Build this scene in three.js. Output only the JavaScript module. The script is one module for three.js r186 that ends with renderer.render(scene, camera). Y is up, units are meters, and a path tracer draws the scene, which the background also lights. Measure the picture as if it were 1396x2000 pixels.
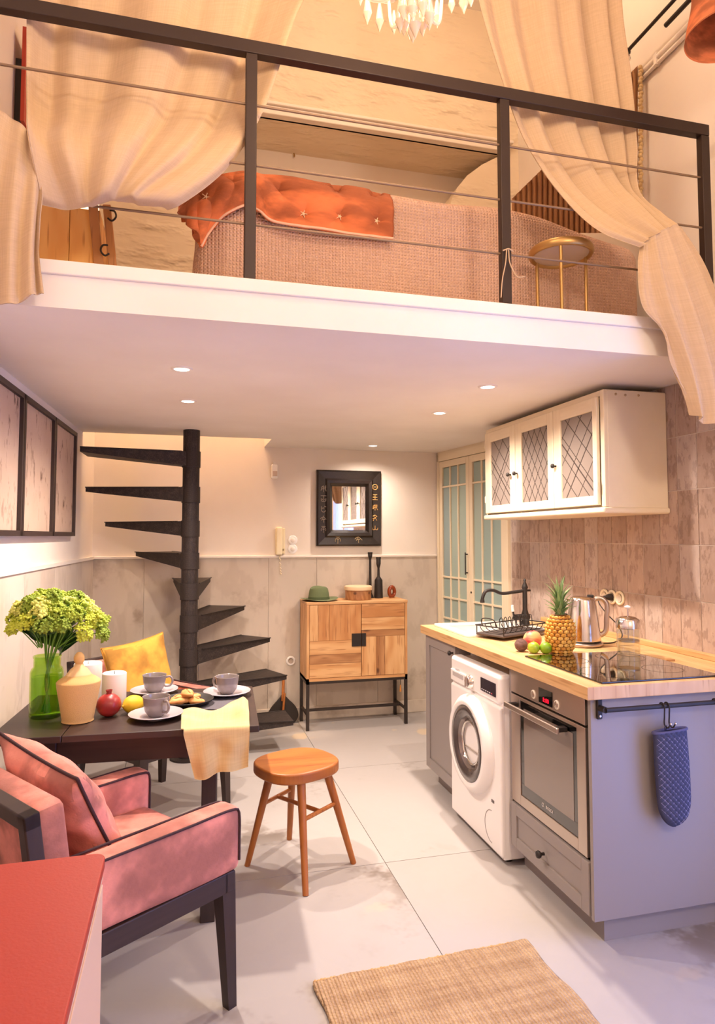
import * as THREE from 'three';
import { RoundedBoxGeometry } from 'three/addons/geometries/RoundedBoxGeometry.js';
import { mergeGeometries, mergeVertices } from 'three/addons/utils/BufferGeometryUtils.js';
import { RectAreaLightUniformsLib } from 'three/addons/lights/RectAreaLightUniformsLib.js';
import { FontLoader } from 'three/addons/loaders/FontLoader.js';
import { TextGeometry } from 'three/addons/geometries/TextGeometry.js';

// ---------------------------------------------------------------- camera, sky, exposure
const scene = new THREE.Scene();
const renderer = new THREE.WebGLRenderer({ antialias: true });
renderer.toneMapping = THREE.LinearToneMapping;
renderer.toneMappingExposure = 1.0;
renderer.shadowMap.enabled = true;
RectAreaLightUniformsLib.init();
const FOCAL = 1300, YAW = 14.6 * Math.PI / 180, PITCH = 3.2 * Math.PI / 180, CX = 698, CY = 1048 - FOCAL * Math.tan(PITCH), EYE = 1.42;
const camera = new THREE.PerspectiveCamera(2 * Math.atan(1000 / FOCAL) * 180 / Math.PI, 1396 / 2000, 0.05, 60);
camera.position.set(0, EYE, 0);
const FWD = new THREE.Vector3(Math.sin(YAW) * Math.cos(PITCH), Math.sin(PITCH), -Math.cos(YAW) * Math.cos(PITCH));
camera.lookAt(camera.position.clone().add(FWD));
camera.setViewOffset(1396, 2000, 0, 1000 - CY, 1396, 2000);
scene.add(camera);
scene.background = new THREE.Color().setRGB(1.5, 2.6, 7.6);            // overcast blue dusk outside the glazed door
const SPOT = 8, SPOT_COLOR = new THREE.Color().setRGB(1, 0.83, 0.71);   // recessed spots under the loft
const CHAND = 0.26, CHAND_COLOR = new THREE.Color().setRGB(1, 0.72, 0.48);
const BEDLAMP = 3.8;                                                    // ceiling lamp over the loft bed
const ROOM = 8, ROOM_COLOR = new THREE.Color().setRGB(1, 0.82, 0.66);   // globe lamp of the front room

// ---------------------------------------------------------------- helpers
const RIGHT = new THREE.Vector3(Math.cos(YAW), 0, Math.sin(YAW)), UP = new THREE.Vector3().crossVectors(RIGHT, FWD);
const V = (x, y, z) => new THREE.Vector3(x, y, z);
const ray = (px, py) => FWD.clone().addScaledVector(RIGHT, (px - CX) / FOCAL).addScaledVector(UP, -(py - CY) / FOCAL);
const pz = (px, py, z) => { const d = ray(px, py), t = z / d.z; return V(d.x * t, EYE + d.y * t, z); };   // photo pixel to the vertical plane at depth z
let seed = 7;
const rnd = () => { seed = (seed + 0x6d2b79f5) | 0; let t = Math.imul(seed ^ (seed >>> 15), 1 | seed); t = (t + Math.imul(t ^ (t >>> 7), 61 | t)) ^ t; return ((t ^ (t >>> 14)) >>> 0) / 4294967296; };
const rr = (a, b) => a + (b - a) * rnd();
const lerp = (a, b, t) => a + (b - a) * t, clamp = (x, a, b) => Math.min(b, Math.max(a, x)), sst = (a, b, x) => { const t = clamp((x - a) / (b - a), 0, 1); return t * t * (3 - 2 * t); };
const taken = {};
function numbered(name) { const n = taken[name] ?? 0; taken[name] = n + 1; return n ? name + '_' + String(n).padStart(3, '0') : name; }
function thing(name, label, category, [x, y, z] = [0, 0, 0], turn = 0, group) {
  const o = new THREE.Group(); o.name = numbered(name); scene.add(o); o.position.set(x, y, z); o.rotation.y = turn;
  o.userData = { label, category }; if (group) o.userData.group = group; return o;
}
function struct(name) { const o = new THREE.Group(); o.name = name; o.userData = { kind: 'structure' }; scene.add(o); return o; }
const arr = (g) => (g instanceof Array ? g : [g]);
function merge(list) {
  list = arr(list); if (list.length === 1) return list[0];
  return mergeGeometries(list.map((g) => { const h = g.index ? g.toNonIndexed() : g; for (const k of Object.keys(h.attributes)) if (!['position', 'normal', 'uv'].includes(k)) h.deleteAttribute(k); return h; }));
}
function obj(name, geos, mat, parent, label) {
  const m = new THREE.Mesh(merge(geos), mat); m.name = name; parent.add(m); if (label) m.userData.label = label; return m;
}
function one(name, geos, mat, label, category, pos = [0, 0, 0], turn = 0, group) {
  const m = new THREE.Mesh(merge(geos), mat); m.name = numbered(name); scene.add(m); m.position.set(...pos); m.rotation.y = turn; m.userData = { label, category }; if (group) m.userData.group = group; return m;
}
// metric texture coordinates: v runs along the grain axis
function tri(g, grain = 'y', du = 0, dv = 0) {
  g = g.index ? g.toNonIndexed() : g.clone();
  const p = g.attributes.position, uv = new Float32Array(p.count * 2), A = V(), Bv = V(), C = V(), n = V();
  for (let i = 0; i < p.count; i += 3) {
    A.fromBufferAttribute(p, i); Bv.fromBufferAttribute(p, i + 1); C.fromBufferAttribute(p, i + 2);
    n.crossVectors(Bv.clone().sub(A), C.clone().sub(A)); const ax = Math.abs(n.x), ay = Math.abs(n.y), az = Math.abs(n.z);
    const d = ax >= ay && ax >= az ? 'x' : ay >= az ? 'y' : 'z', rest = ['x', 'y', 'z'].filter((k) => k !== d);
    let vv = rest.includes(grain) ? grain : rest[1], uu = rest.find((k) => k !== vv);
    [A, Bv, C].forEach((q, k) => { uv[(i + k) * 2] = q[uu] + du; uv[(i + k) * 2 + 1] = q[vv] + dv; });
  }
  g.setAttribute('uv', new THREE.BufferAttribute(uv, 2)); return g;
}
function box(x0, x1, y0, y1, z0, z1, r = 0, seg = 2) {
  const w = x1 - x0, h = y1 - y0, d = z1 - z0;
  const g = r > 0 ? new RoundedBoxGeometry(w, h, d, seg, Math.min(r, w / 2.01, h / 2.01, d / 2.01)) : new THREE.BoxGeometry(w, h, d);
  g.translate((x0 + x1) / 2, (y0 + y1) / 2, (z0 + z1) / 2); return g;
}
function cyl(x, y0, y1, z, r0, r1 = r0, n = 24) { const g = new THREE.CylinderGeometry(r1, r0, y1 - y0, n); g.translate(x, (y0 + y1) / 2, z); return g; }
function rod(a, b, r0, r1 = r0, n = 12) {
  const d = b.clone().sub(a), g = new THREE.CylinderGeometry(r1, r0, d.length(), n);
  g.applyQuaternion(new THREE.Quaternion().setFromUnitVectors(V(0, 1, 0), d.clone().normalize())); const m = a.clone().add(b).multiplyScalar(0.5); g.translate(m.x, m.y, m.z); return g;
}
function bar(a, b, w, h) {   // rectangular bar from a to b, w across, h upright
  const d = b.clone().sub(a), L = d.length(), g = new THREE.BoxGeometry(w, h, L), m = new THREE.Matrix4(), z = d.normalize(), x = V(0, 1, 0).cross(z); if (x.length() < 1e-3) x.set(1, 0, 0); x.normalize(); const y = z.clone().cross(x);
  m.makeBasis(x, y, z); g.applyMatrix4(m); const c = a.clone().add(b).multiplyScalar(0.5); g.translate(c.x, c.y, c.z); return g;
}
const tube = (pts, r, n = 32, m = 8, closed = false) => new THREE.TubeGeometry(new THREE.CatmullRomCurve3(pts, closed), n, r, m, closed);
const lathe = (pts, n = 40) => new THREE.LatheGeometry(pts.map(([r, y]) => new THREE.Vector2(r, y)), n);
function smoothLathe(pts, n = 40, k = 40) { return new THREE.LatheGeometry(new THREE.SplineCurve(pts.map(([r, y]) => new THREE.Vector2(r, y))).getPoints(k).map((p) => p.set(Math.max(0, p.x), p.y)), n); }
const at = (g, x, y, z) => g.translate(x, y, z);
function prism(pts, y0, y1) {   // polygon of [x, z] pulled up from y0 to y1
  const s = new THREE.Shape(pts.map(([x, z]) => new THREE.Vector2(x, -z))), g = new THREE.ExtrudeGeometry(s, { depth: y1 - y0, bevelEnabled: false });
  g.rotateX(-Math.PI / 2); g.translate(0, y0, 0); return g;
}
function extr(shape, depth, bevel = 0, seg = 2, cs = 12) {
  return new THREE.ExtrudeGeometry(shape, { depth, bevelEnabled: bevel > 0, bevelSize: bevel, bevelThickness: bevel, bevelSegments: seg, curveSegments: cs });
}
function grid(nu, nv, fn, wrapU = false) {
  const pos = [], uv = [], idx = [];
  for (let j = 0; j <= nv; j++) for (let i = 0; i <= nu; i++) { const p = fn(i / nu, j / nv); pos.push(p.x, p.y, p.z); uv.push(i / nu, j / nv); }
  for (let j = 0; j < nv; j++) for (let i = 0; i < nu; i++) { const a = j * (nu + 1) + i, b = a + 1, c = a + nu + 1, d = c + 1; idx.push(a, b, d, a, d, c); }
  const g = new THREE.BufferGeometry(); g.setAttribute('position', new THREE.Float32BufferAttribute(pos, 3)); g.setAttribute('uv', new THREE.Float32BufferAttribute(uv, 2)); g.setIndex(idx); g.computeVertexNormals(); return g;
}
function sheet(nu, nv, fn, thick, su = 1, sv = 1) {   // a cloth with two faces and a rim; su, sv: its size in metres for the texture
  const g = grid(nu, nv, fn), p = g.attributes.position, n = g.attributes.normal, N = (nu + 1) * (nv + 1), pos = [], uv = [], idx = [];
  for (const s of [0.5, -0.5]) for (let i = 0; i < N; i++) { pos.push(p.getX(i) + n.getX(i) * thick * s, p.getY(i) + n.getY(i) * thick * s, p.getZ(i) + n.getZ(i) * thick * s); uv.push(g.attributes.uv.getX(i) * su, g.attributes.uv.getY(i) * sv); }
  for (let k = 0; k < g.index.count; k += 3) { const [a, b, c] = [0, 1, 2].map((q) => g.index.getX(k + q)); idx.push(a, b, c, a + N, c + N, b + N); }
  const rim = (a, b) => idx.push(a, a + N, b + N, a, b + N, b);
  for (let i = 0; i < nu; i++) { rim(i + 1, i); rim(nv * (nu + 1) + i, nv * (nu + 1) + i + 1); }
  for (let j = 0; j < nv; j++) { rim(j * (nu + 1), (j + 1) * (nu + 1)); rim((j + 1) * (nu + 1) + nu, j * (nu + 1) + nu); }
  const o = new THREE.BufferGeometry(); o.setAttribute('position', new THREE.Float32BufferAttribute(pos, 3)); o.setAttribute('uv', new THREE.Float32BufferAttribute(uv, 2)); o.setIndex(idx); o.computeVertexNormals(); return o;
}
function softBox(w, h, d, r, seg, bump) {   // rounded, slightly uneven box, centred
  let g = new THREE.BoxGeometry(w, h, d, ...seg); const p = g.attributes.position, q = V(), c = V();
  for (let i = 0; i < p.count; i++) {
    q.fromBufferAttribute(p, i); c.set(clamp(q.x, -w / 2 + r, w / 2 - r), clamp(q.y, -h / 2 + r, h / 2 - r), clamp(q.z, -d / 2 + r, d / 2 - r));
    const e = q.clone().sub(c); if (e.length() > 1e-9) q.copy(c).addScaledVector(e.normalize(), r + (bump ? bump(q, e) : 0)); p.setXYZ(i, q.x, q.y, q.z);
  }
  g.deleteAttribute('uv'); g.deleteAttribute('normal'); g = mergeVertices(g, 1e-5); g.computeVertexNormals(); return g;
}
function pillow(w, h, t, n = 28, sag = 0.06, crease = 0) {   // cushion standing in x, y, plump along z
  const f = (s) => grid(n, n, (u, v) => {
    const a = u * 2 - 1, b = v * 2 - 1, k = Math.pow(Math.max(0, (1 - a * a) * (1 - b * b)), 0.42);
    const x = a * w / 2 * (1 - sag * (1 - b * b) * Math.abs(a)), y = b * h / 2 * (1 - sag * (1 - a * a) * Math.abs(b));
    const wr = crease ? crease * k * (1 - k) * (Math.sin(a * 9 + b * 4) + Math.sin(b * 11 - a * 5 + 1)) : 0;
    return V(x, y, s * (t / 2 * k + wr));
  });
  const a = f(1), b = f(-1); b.index.array.reverse(); let g = merge([a, b]); g.deleteAttribute('normal'); const uv = g.attributes.uv; g.deleteAttribute('uv'); g = mergeVertices(g, 1e-5); g.computeVertexNormals(); return g;
}
const pillowRim = (w, h, sag, n = 20) => { const pts = []; for (const [k0, f] of [[0, (t) => [t, -1]], [1, (t) => [1, t]], [2, (t) => [-t, 1]], [3, (t) => [-1, -t]]]) for (let i = 0; i < n; i++) { const [a, b] = f(-1 + 2 * i / n); pts.push(V(a * w / 2 * (1 - sag * (1 - b * b) * Math.abs(a)), b * h / 2 * (1 - sag * (1 - a * a) * Math.abs(b)), 0)); } return pts; };
const turnG = (g, rx = 0, ry = 0, rz = 0) => { g.applyMatrix4(new THREE.Matrix4().makeRotationFromEuler(new THREE.Euler(rx, ry, rz, 'YXZ'))); return g; };
const spline = (pts) => { const c = new THREE.CatmullRomCurve3(pts, false, 'centripetal'); return (t) => c.getPoint(clamp(t, 0, 1)); };

// ---------------------------------------------------------------- noise and textures
const perm = new Uint8Array(512); { const p = [...Array(256).keys()]; for (let i = 255; i > 0; i--) { const j = Math.floor(rnd() * (i + 1)); [p[i], p[j]] = [p[j], p[i]]; } for (let i = 0; i < 512; i++) perm[i] = p[i & 255]; }
const hsh = (x, y) => perm[(perm[x & 255] + y) & 255] / 255;
function vn(x, y, px, py = px) { const xi = Math.floor(x), yi = Math.floor(y), fx = x - xi, fy = y - yi, u = fx * fx * (3 - 2 * fx), v = fy * fy * (3 - 2 * fy), m = (a, n) => ((a % n) + n) % n; const x0 = m(xi, px), x1 = m(xi + 1, px), y0 = m(yi, py), y1 = m(yi + 1, py); return lerp(lerp(hsh(x0, y0), hsh(x1, y0), u), lerp(hsh(x0, y1), hsh(x1, y1), u), v); }
function fbm(u, v, f, oct = 5, fy = f, g = 0.5) { let s = 0, a = 1, t = 0, k = 1; for (let i = 0; i < oct; i++) { s += a * vn(u * f * k + i * 7, v * fy * k + i * 13, f * k, fy * k); t += a; a *= g; k *= 2; } return s / t; }
function tex(n, fn, { srgb = true, rep = [1, 1], m = n } = {}) {
  const d = new Uint8Array(n * m * 4); for (let y = 0; y < m; y++) for (let x = 0; x < n; x++) { const c = fn(x / n, y / m), i = (y * n + x) * 4; d[i] = clamp(c[0], 0, 255); d[i + 1] = clamp(c[1], 0, 255); d[i + 2] = clamp(c[2], 0, 255); d[i + 3] = 255; }
  const t = new THREE.DataTexture(d, n, m, THREE.RGBAFormat); t.wrapS = t.wrapT = THREE.RepeatWrapping; t.magFilter = THREE.LinearFilter; t.minFilter = THREE.LinearMipmapLinearFilter; t.generateMipmaps = true; if (srgb) t.colorSpace = THREE.SRGBColorSpace; t.repeat.set(...rep); t.needsUpdate = true; return t;
}
const mix3 = (a, b, t) => [lerp(a[0], b[0], t), lerp(a[1], b[1], t), lerp(a[2], b[2], t)];
const gray = (g) => [g, g, g];
function wood(c0, c1, c2, { f = 7, s = 1, knots = 0 } = {}) {   // grain along v; one repeat is s metres
  return tex(512, (u, v) => {
    let w = (fbm(u, v, 4, 3, 1) - 0.5) * 0.35; let g = fbm(u + w * 0.15, v, f * 4, 4, 2), ring = 0.5 + 0.5 * Math.sin((u * f + w * 5 + fbm(u, v, 2, 2, 1) * 3) * 6.283);
    let c = mix3(c0, c1, clamp(0.55 * g + 0.45 * ring, 0, 1)); c = mix3(c, c2, sst(0.62, 0.85, fbm(u, v, 48, 2, 3)) * 0.5);
    if (knots) for (const [ku, kv, kr] of [[0.3, 0.35, 0.035], [0.72, 0.8, 0.022], [0.62, 0.2, 0.018]]) { const d = Math.hypot(u - ku, (v - kv) * 0.6); c = mix3(c, c2, sst(kr * 2, kr * 0.4, d)); }
    return c;
  }, { rep: [1 / s, 1 / s] });
}
const T = {};
T.plaster = tex(512, (u, v) => gray(120 + 60 * fbm(u, v, 8, 6)), { srgb: false, rep: [0.9, 0.9] });
T.relief = tex(512, (u, v) => { const a = fbm(u, v, 5, 3, 9), b = fbm(u + 0.3, v, 9, 4, 22); return gray(110 + 90 * Math.pow(clamp((b - 0.35) * 2, 0, 1), 2) + 60 * a); }, { srgb: false, rep: [0.8, 0.8] });
T.paint = tex(256, (u, v) => { const k = fbm(u, v, 4, 5); return mix3([238, 233, 226], [252, 250, 246], k); }, { rep: [0.7, 0.7] });
T.concrete = tex(512, (u, v) => { const a = fbm(u, v, 3, 6), b = fbm(u, v, 24, 4, 10), s = sst(0.56, 0.75, fbm(u + 0.2, v, 5, 6, 5, 0.65)); let c = mix3([196, 182, 166], [220, 207, 192], a); c = mix3(c, [152, 134, 116], s * 0.6 * b * 1.6); return mix3(c, [172, 156, 140], 0.25 * sst(0.5, 0.7, b)); }, { rep: [0.62, 0.62] });
T.floor = tex(1024, (u, v) => { const a = fbm(u, v, 3, 6), d = fbm(u + 0.37, v + 0.1, 6, 6, 6, 0.68), e = sst(0.54, 0.68, d) * sst(0.42, 0.6, fbm(u, v + 0.5, 3, 4)); let c = mix3([164, 158, 155], [186, 180, 177], a); c = mix3(c, [124, 112, 103], e * 0.85); const r = sst(0.68, 0.76, fbm(u + 0.7, v + 0.2, 12, 5)) * sst(0.58, 0.7, fbm(u + 0.1, v, 2, 3)); return mix3(c, [214, 188, 150], r * 0.6); }, { rep: [0.42, 0.42] });
T.stone = tex(1024, (u, v) => { const a = fbm(u, v, 5, 6, 3), b = fbm(u + 0.4, v, 60, 4, 20, 0.6), s = sst(0.53, 0.64, fbm(u, v + 0.3, 26, 5, 12, 0.68)), w = sst(0.57, 0.7, fbm(u + 0.6, v + 0.1, 34, 4, 12, 0.62)); let c = mix3([182, 163, 152], [210, 193, 182], a); c = mix3(c, [138, 117, 107], s * 0.5); c = mix3(c, [206, 192, 182], w * 0.35); return mix3(c, [150, 131, 121], 0.35 * b); }, { rep: [1.7, 1.5] });
T.oak = wood([204, 158, 104], [224, 184, 132], [170, 120, 72], { f: 6, s: 0.55 });
T.mangoA = wood([198, 140, 86], [228, 184, 132], [146, 88, 46], { f: 3, s: 0.42 });
T.mangoB = wood([150, 98, 58], [194, 142, 94], [92, 56, 32], { f: 4, s: 0.4, knots: 1 });
T.mangoC = wood([180, 118, 66], [214, 160, 106], [122, 72, 38], { f: 2, s: 0.36 });
T.honey = wood([156, 86, 32], [186, 114, 50], [118, 58, 22], { f: 3, s: 0.4 });
T.pine = wood([238, 166, 84], [250, 196, 116], [170, 94, 38], { f: 4, s: 0.42, knots: 1 });
T.dark = tex(512, (u, v) => { const g = fbm(u, v, 60, 4, 3), h = fbm(u, v, 8, 3, 2); return mix3([44, 31, 28], [66, 48, 43], 0.6 * g + 0.4 * h); }, { rep: [1.6, 1.6] });
T.linen = tex(512, (u, v) => { const a = 0.5 + 0.5 * Math.sin(u * 6.283 * 128), b = 0.5 + 0.5 * Math.sin(v * 6.283 * 128), s = fbm(u, v, 90, 2, 4) + fbm(u, v, 4, 2, 90); const k = 0.18 * (a * b) + 0.36 * s; return mix3([206, 186, 158], [236, 220, 196], clamp(k + 0.1, 0, 1)); }, { rep: [3, 3] });
T.waffle = tex(512, (u, v) => { const n = 16, x = (u * n) % 1, y = (v * n) % 1, d = Math.min(Math.min(x, 1 - x), Math.min(y, 1 - y)); return gray(40 + 205 * sst(0, 0.4, d) + 12 * vn(u * 128, v * 128, 128)); }, { srgb: false, rep: [4.6, 4.6] });
T.waffleC = tex(512, (u, v) => mix3([214, 170, 146], [232, 192, 168], 0.5 * fbm(u, v, 90, 2, 12) + 0.5 * fbm(u, v, 12, 2, 90)), { rep: [2, 2] });   // undyed yarn; the cells are relief only
T.velvet = tex(512, (u, v) => { const a = fbm(u, v, 4, 5, 4, 0.55), b = fbm(u + 0.3, v, 7, 3), c = fbm(u, v, 60, 2); return gray(176 + 70 * sst(0.35, 0.62, a * 0.7 + b * 0.3) + 10 * (c - 0.5)); }, { rep: [1.6, 1.6] });
T.jute = tex(512, (u, v) => { const st = fbm(u, v, 26, 3, 2), row = vn(3, v * 44, 64, 44), sp = vn(u * 128, v * 128, 128); return mix3([146, 112, 80], [220, 190, 150], clamp(0.15 + 0.5 * st + 0.25 * row + 0.3 * (sp - 0.5), 0, 1)); }, { rep: [2, 2] });   // strands of differing straw tone
T.juteB = tex(512, (u, v) => { const n = 44, r = Math.floor(v * n), y = (v * n) % 1, x = (u * 34 + (r % 2) * 0.5) % 1; return gray(255 * Math.sin(Math.PI * y) * (0.5 + 0.5 * Math.abs(Math.sin(Math.PI * x)))); }, { srgb: false, rep: [2, 2] });
T.art = tex(512, (u, v) => { const a = fbm(u, v, 3, 5), s = sst(0.58, 0.72, fbm(u + 0.3, v, 20, 5, 7, 0.66)), e = sst(0.5, 0.66, fbm(u, v, 5, 4)); let c = mix3([206, 188, 172], [228, 214, 200], a); return mix3(c, [110, 88, 74], s * (0.35 + 0.65 * e) * 0.85); }, { rep: [1.5, 1.5] });
T.steel = tex(256, (u, v) => gray(120 + 60 * fbm(u, v, 2, 4, 64)), { srgb: false, rep: [3, 3] });
T.fuzz = tex(256, (u, v) => gray(90 + 140 * fbm(u, v, 40, 3)), { srgb: false, rep: [6, 6] });
T.granite = tex(256, (u, v) => { const k = vn(u * 128, v * 128, 128), a = fbm(u, v, 16, 4); return mix3([34, 27, 25], [74, 60, 54], sst(0.35, 0.8, 0.6 * k + 0.4 * a)); }, { rep: [4, 4] });

const hex = (h) => new THREE.Color(h);
const M = (o) => new THREE.MeshPhysicalMaterial({ roughness: 0.6, ...o });
const mt = {
  wall: M({ color: hex('#f6ede4'), map: T.paint, bumpMap: T.plaster, bumpScale: 0.004, roughness: 0.92 }),
  wallRough: M({ color: hex('#ecdcc4'), map: T.paint, bumpMap: T.relief, bumpScale: 0.045, roughness: 0.95 }),
  white: M({ color: hex('#faf5f0'), map: T.paint, roughness: 0.7 }),
  concrete: M({ map: T.concrete, roughness: 0.85, bumpMap: T.plaster, bumpScale: 0.002 }),
  trim: M({ color: hex('#ece2d6'), roughness: 0.6 }),
  floor: M({ map: T.floor, roughness: 0.62 }),
  grout: M({ color: hex('#a1978f'), roughness: 0.95 }),
  groutWall: M({ color: hex('#d6c8ba'), roughness: 0.95 }),
  black: M({ color: hex('#2a2320'), roughness: 0.55, metalness: 0.2 }),
  stair: M({ map: T.granite, roughness: 0.62, metalness: 0.15 }),
  rail: M({ color: hex('#3a2c26'), roughness: 0.45, metalness: 0.4 }),
  cable: M({ color: hex('#8a7058'), roughness: 0.5, metalness: 0.35 }),
  linen: M({ map: T.linen, color: hex('#f6e6d4'), roughness: 0.95, transmission: 0.12, thickness: 0, side: THREE.DoubleSide, sheen: 0.3, sheenRoughness: 0.6 }),
  waffle: M({ map: T.waffleC, bumpMap: T.waffle, bumpScale: 0.008, roughness: 0.97 }),
  orange: M({ map: T.velvet, color: hex('#e67d49'), roughness: 0.9, sheen: 0.6, sheenColor: hex('#ffb48a'), sheenRoughness: 0.45, bumpMap: T.fuzz, bumpScale: 0.001 }),
  pink: M({ map: T.velvet, color: hex('#f29d8c'), roughness: 0.9, sheen: 0.9, sheenColor: hex('#ffc6b4'), sheenRoughness: 0.4, bumpMap: T.fuzz, bumpScale: 0.0008 }),
  piping: M({ color: hex('#3a1f24'), roughness: 0.8 }),
  dark: M({ map: T.dark, roughness: 0.42 }),
  darkLeg: M({ map: T.dark, roughness: 0.5 }),
  honey: M({ map: T.honey, roughness: 0.42, clearcoat: 0.15, clearcoatRoughness: 0.4 }),
  oak: M({ map: T.oak, roughness: 0.5 }),
  mango: [M({ map: T.mangoA, roughness: 0.5 }), M({ map: T.mangoB, roughness: 0.5 }), M({ map: T.mangoC, roughness: 0.5 })],
  pine: M({ map: T.pine, roughness: 0.55 }),
  metalDark: M({ color: hex('#3c332f'), roughness: 0.5, metalness: 0.5 }),
  steel: M({ color: hex('#c6b9ae'), metalness: 1, roughness: 0.32, bumpMap: T.steel, bumpScale: 0.0002 }),
  chrome: M({ color: hex('#e2dcd6'), metalness: 1, roughness: 0.14 }),
  brass: M({ color: hex('#b8935c'), metalness: 0.85, roughness: 0.4 }),
  gold: M({ color: hex('#d8a864'), metalness: 0.4, roughness: 0.5 }),
  grey: M({ color: hex('#948b87'), roughness: 0.5 }),
  appliance: M({ color: hex('#f4efec'), roughness: 0.3, clearcoat: 0.4, clearcoatRoughness: 0.2 }),
  cream: M({ color: hex('#f8ebd0'), map: T.paint, roughness: 0.42 }),
  blackGlass: M({ color: hex('#070606'), roughness: 0.04, clearcoat: 1, clearcoatRoughness: 0.02, specularIntensity: 1 }),
  porcelain: M({ color: hex('#f5f0ea'), roughness: 0.16, clearcoat: 0.5, clearcoatRoughness: 0.1 }),
  glass: M({ color: hex('#ffffff'), roughness: 0.02, transmission: 1, thickness: 0, ior: 1.5 }),
  crystal: M({ color: hex('#fff8ec'), roughness: 0.12, transmission: 0.55, thickness: 0, ior: 1.6, clearcoat: 1, clearcoatRoughness: 0.02 }),
  art: M({ map: T.art, color: hex('#eadbd0'), roughness: 0.9 }),
  tile: [0, 1, 2, 3].map((k) => M({ map: T.stone, color: [hex('#ffffff'), hex('#f3ebe4'), hex('#fdf3ea'), hex('#e9ded6')][k], roughness: 0.55, bumpMap: T.plaster, bumpScale: 0.002 })),
  navy: M({ color: hex('#3b3d58'), roughness: 0.9, sheen: 0.3 }),
};

// ---------------------------------------------------------------- the room
const xl = (z) => -0.74 - 0.0432 * (z + 3);                     // the left wall is not quite square to the back wall
const HIGH = 5.0, ZB = -5.2, XR = 2.18, LOFT0 = 2.12, LOFT1 = 2.25;
const leftStrip = (z0, z1, y0, y1, t0, t1) => prism([[xl(z0) + t0, z0], [xl(z0) + t1, z0], [xl(z1) + t1, z1], [xl(z1) + t0, z1]], y0, y1);
{
  const f = struct('floor'); obj('screed', box(-1.15, 2.4, -0.2, -0.008, -5.4, 1.8), mt.grout, f);
  const xs = [-1.15, -0.33, 0.87, 2.07, 2.4], zs = [-5.4, -5.26, -4.06, -2.86, -1.66, -0.46, 0.74, 1.8];
  for (let i = 0; i < xs.length - 1; i++) for (let j = 0; j < zs.length - 1; j++) obj('floor_tile', tri(box(xs[i] + 0.0015, xs[i + 1] - 0.0015, -0.008, 0, zs[j] + 0.0015, zs[j + 1] - 0.0015), 'z', rr(0, 2), rr(0, 2)), mt.floor, f);
}
obj('wall_left', tri(leftStrip(1.8, -5.4, 0, HIGH, 0, -0.25)), mt.wall, scene).userData.kind = 'structure';
obj('wall_back', tri(box(-1.0, 2.4, 0, HIGH, -5.4, ZB)), mt.wall, scene).userData.kind = 'structure';
obj('wall_front', tri(box(-1.2, 2.4, 0, HIGH, 1.6, 1.8)), mt.wall, scene).userData.kind = 'structure';
obj('ceiling', tri(box(-1.2, 2.4, HIGH, HIGH + 0.2, -5.4, 1.8)), mt.white, scene).userData.kind = 'structure';
const DZ0 = -1.8, DZ1 = -0.4, DY = 2.1;
{
  const w = struct('wall_right');
  obj('plaster', [box(XR, 2.38, 0, HIGH, -5.4, DZ0), box(XR, 2.38, DY, HIGH, DZ0, DZ1), box(XR, 2.38, 0, HIGH, DZ1, 1.8)].map((g) => tri(g)), mt.wall, w);
  obj('tile_bed', box(XR - 0.0068, XR, 0.3, LOFT0, -4.17, DZ0 - 0.02), mt.groutWall, w);
  const TH = 0.2455, TW = 0.1228;                               // stone tiles stacked in straight columns
  for (let r = 0; r < 5; r++) for (let c = 0; c < 22; c++) {
    const y0 = 0.892 + r * TH, z1 = -1.82 - c * TW, z0 = Math.max(-4.17, z1 - TW); if (z1 - z0 < 0.03) continue;
    obj('wall_tile', tri(box(XR - 0.0085 - rr(0, 0.0012), XR - 0.002, y0 + 0.002, Math.min(y0 + TH, LOFT0) - 0.002, z0 + 0.002, z1 - 0.002), 'y', rr(0, 3), rr(0, 3)), mt.tile[Math.floor(rnd() * 4)], w);
  }
}
{   // concrete wainscot, cap and skirting on the back and left walls
  const b = struct('trim_1'); let x = xl(ZB);
  for (const x1 of [-0.28, 0.12, 0.64, 1.02, 1.52, 2.03]) { obj('panel', tri(box(x + 0.001, x1 - 0.001, 0.1, 1.255, ZB, ZB + 0.01), 'y', rr(0, 3), rr(0, 3)), mt.concrete, b); x = x1; }
  obj('cap', box(xl(ZB), 2.03, 1.255, 1.274, ZB, ZB + 0.018, 0.004), mt.trim, b);
  const l = struct('trim_2'); let z = ZB + 0.01;
  for (const z1 of [-4.6, -4.0, -3.4, -2.8, -2.2, -1.6, -1.0, 0, 1.0, 1.6]) { obj('panel', tri(leftStrip(z + 0.001, z1 - 0.001, 0.1, 1.255, 0, 0.01), 'y', rr(0, 3), rr(0, 3)), mt.concrete, l); z = z1; }
  obj('cap', leftStrip(ZB, 1.6, 1.255, 1.274, 0, 0.018), mt.trim, l);
  obj('baseboard_back', tri(box(xl(ZB), 2.03, 0, 0.1, ZB, ZB + 0.016, 0.004)), mt.concrete, scene).userData.kind = 'structure';
  obj('baseboard_left', tri(leftStrip(ZB + 0.016, 1.6, 0, 0.1, 0, 0.016)), mt.concrete, scene).userData.kind = 'structure';
}
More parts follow.
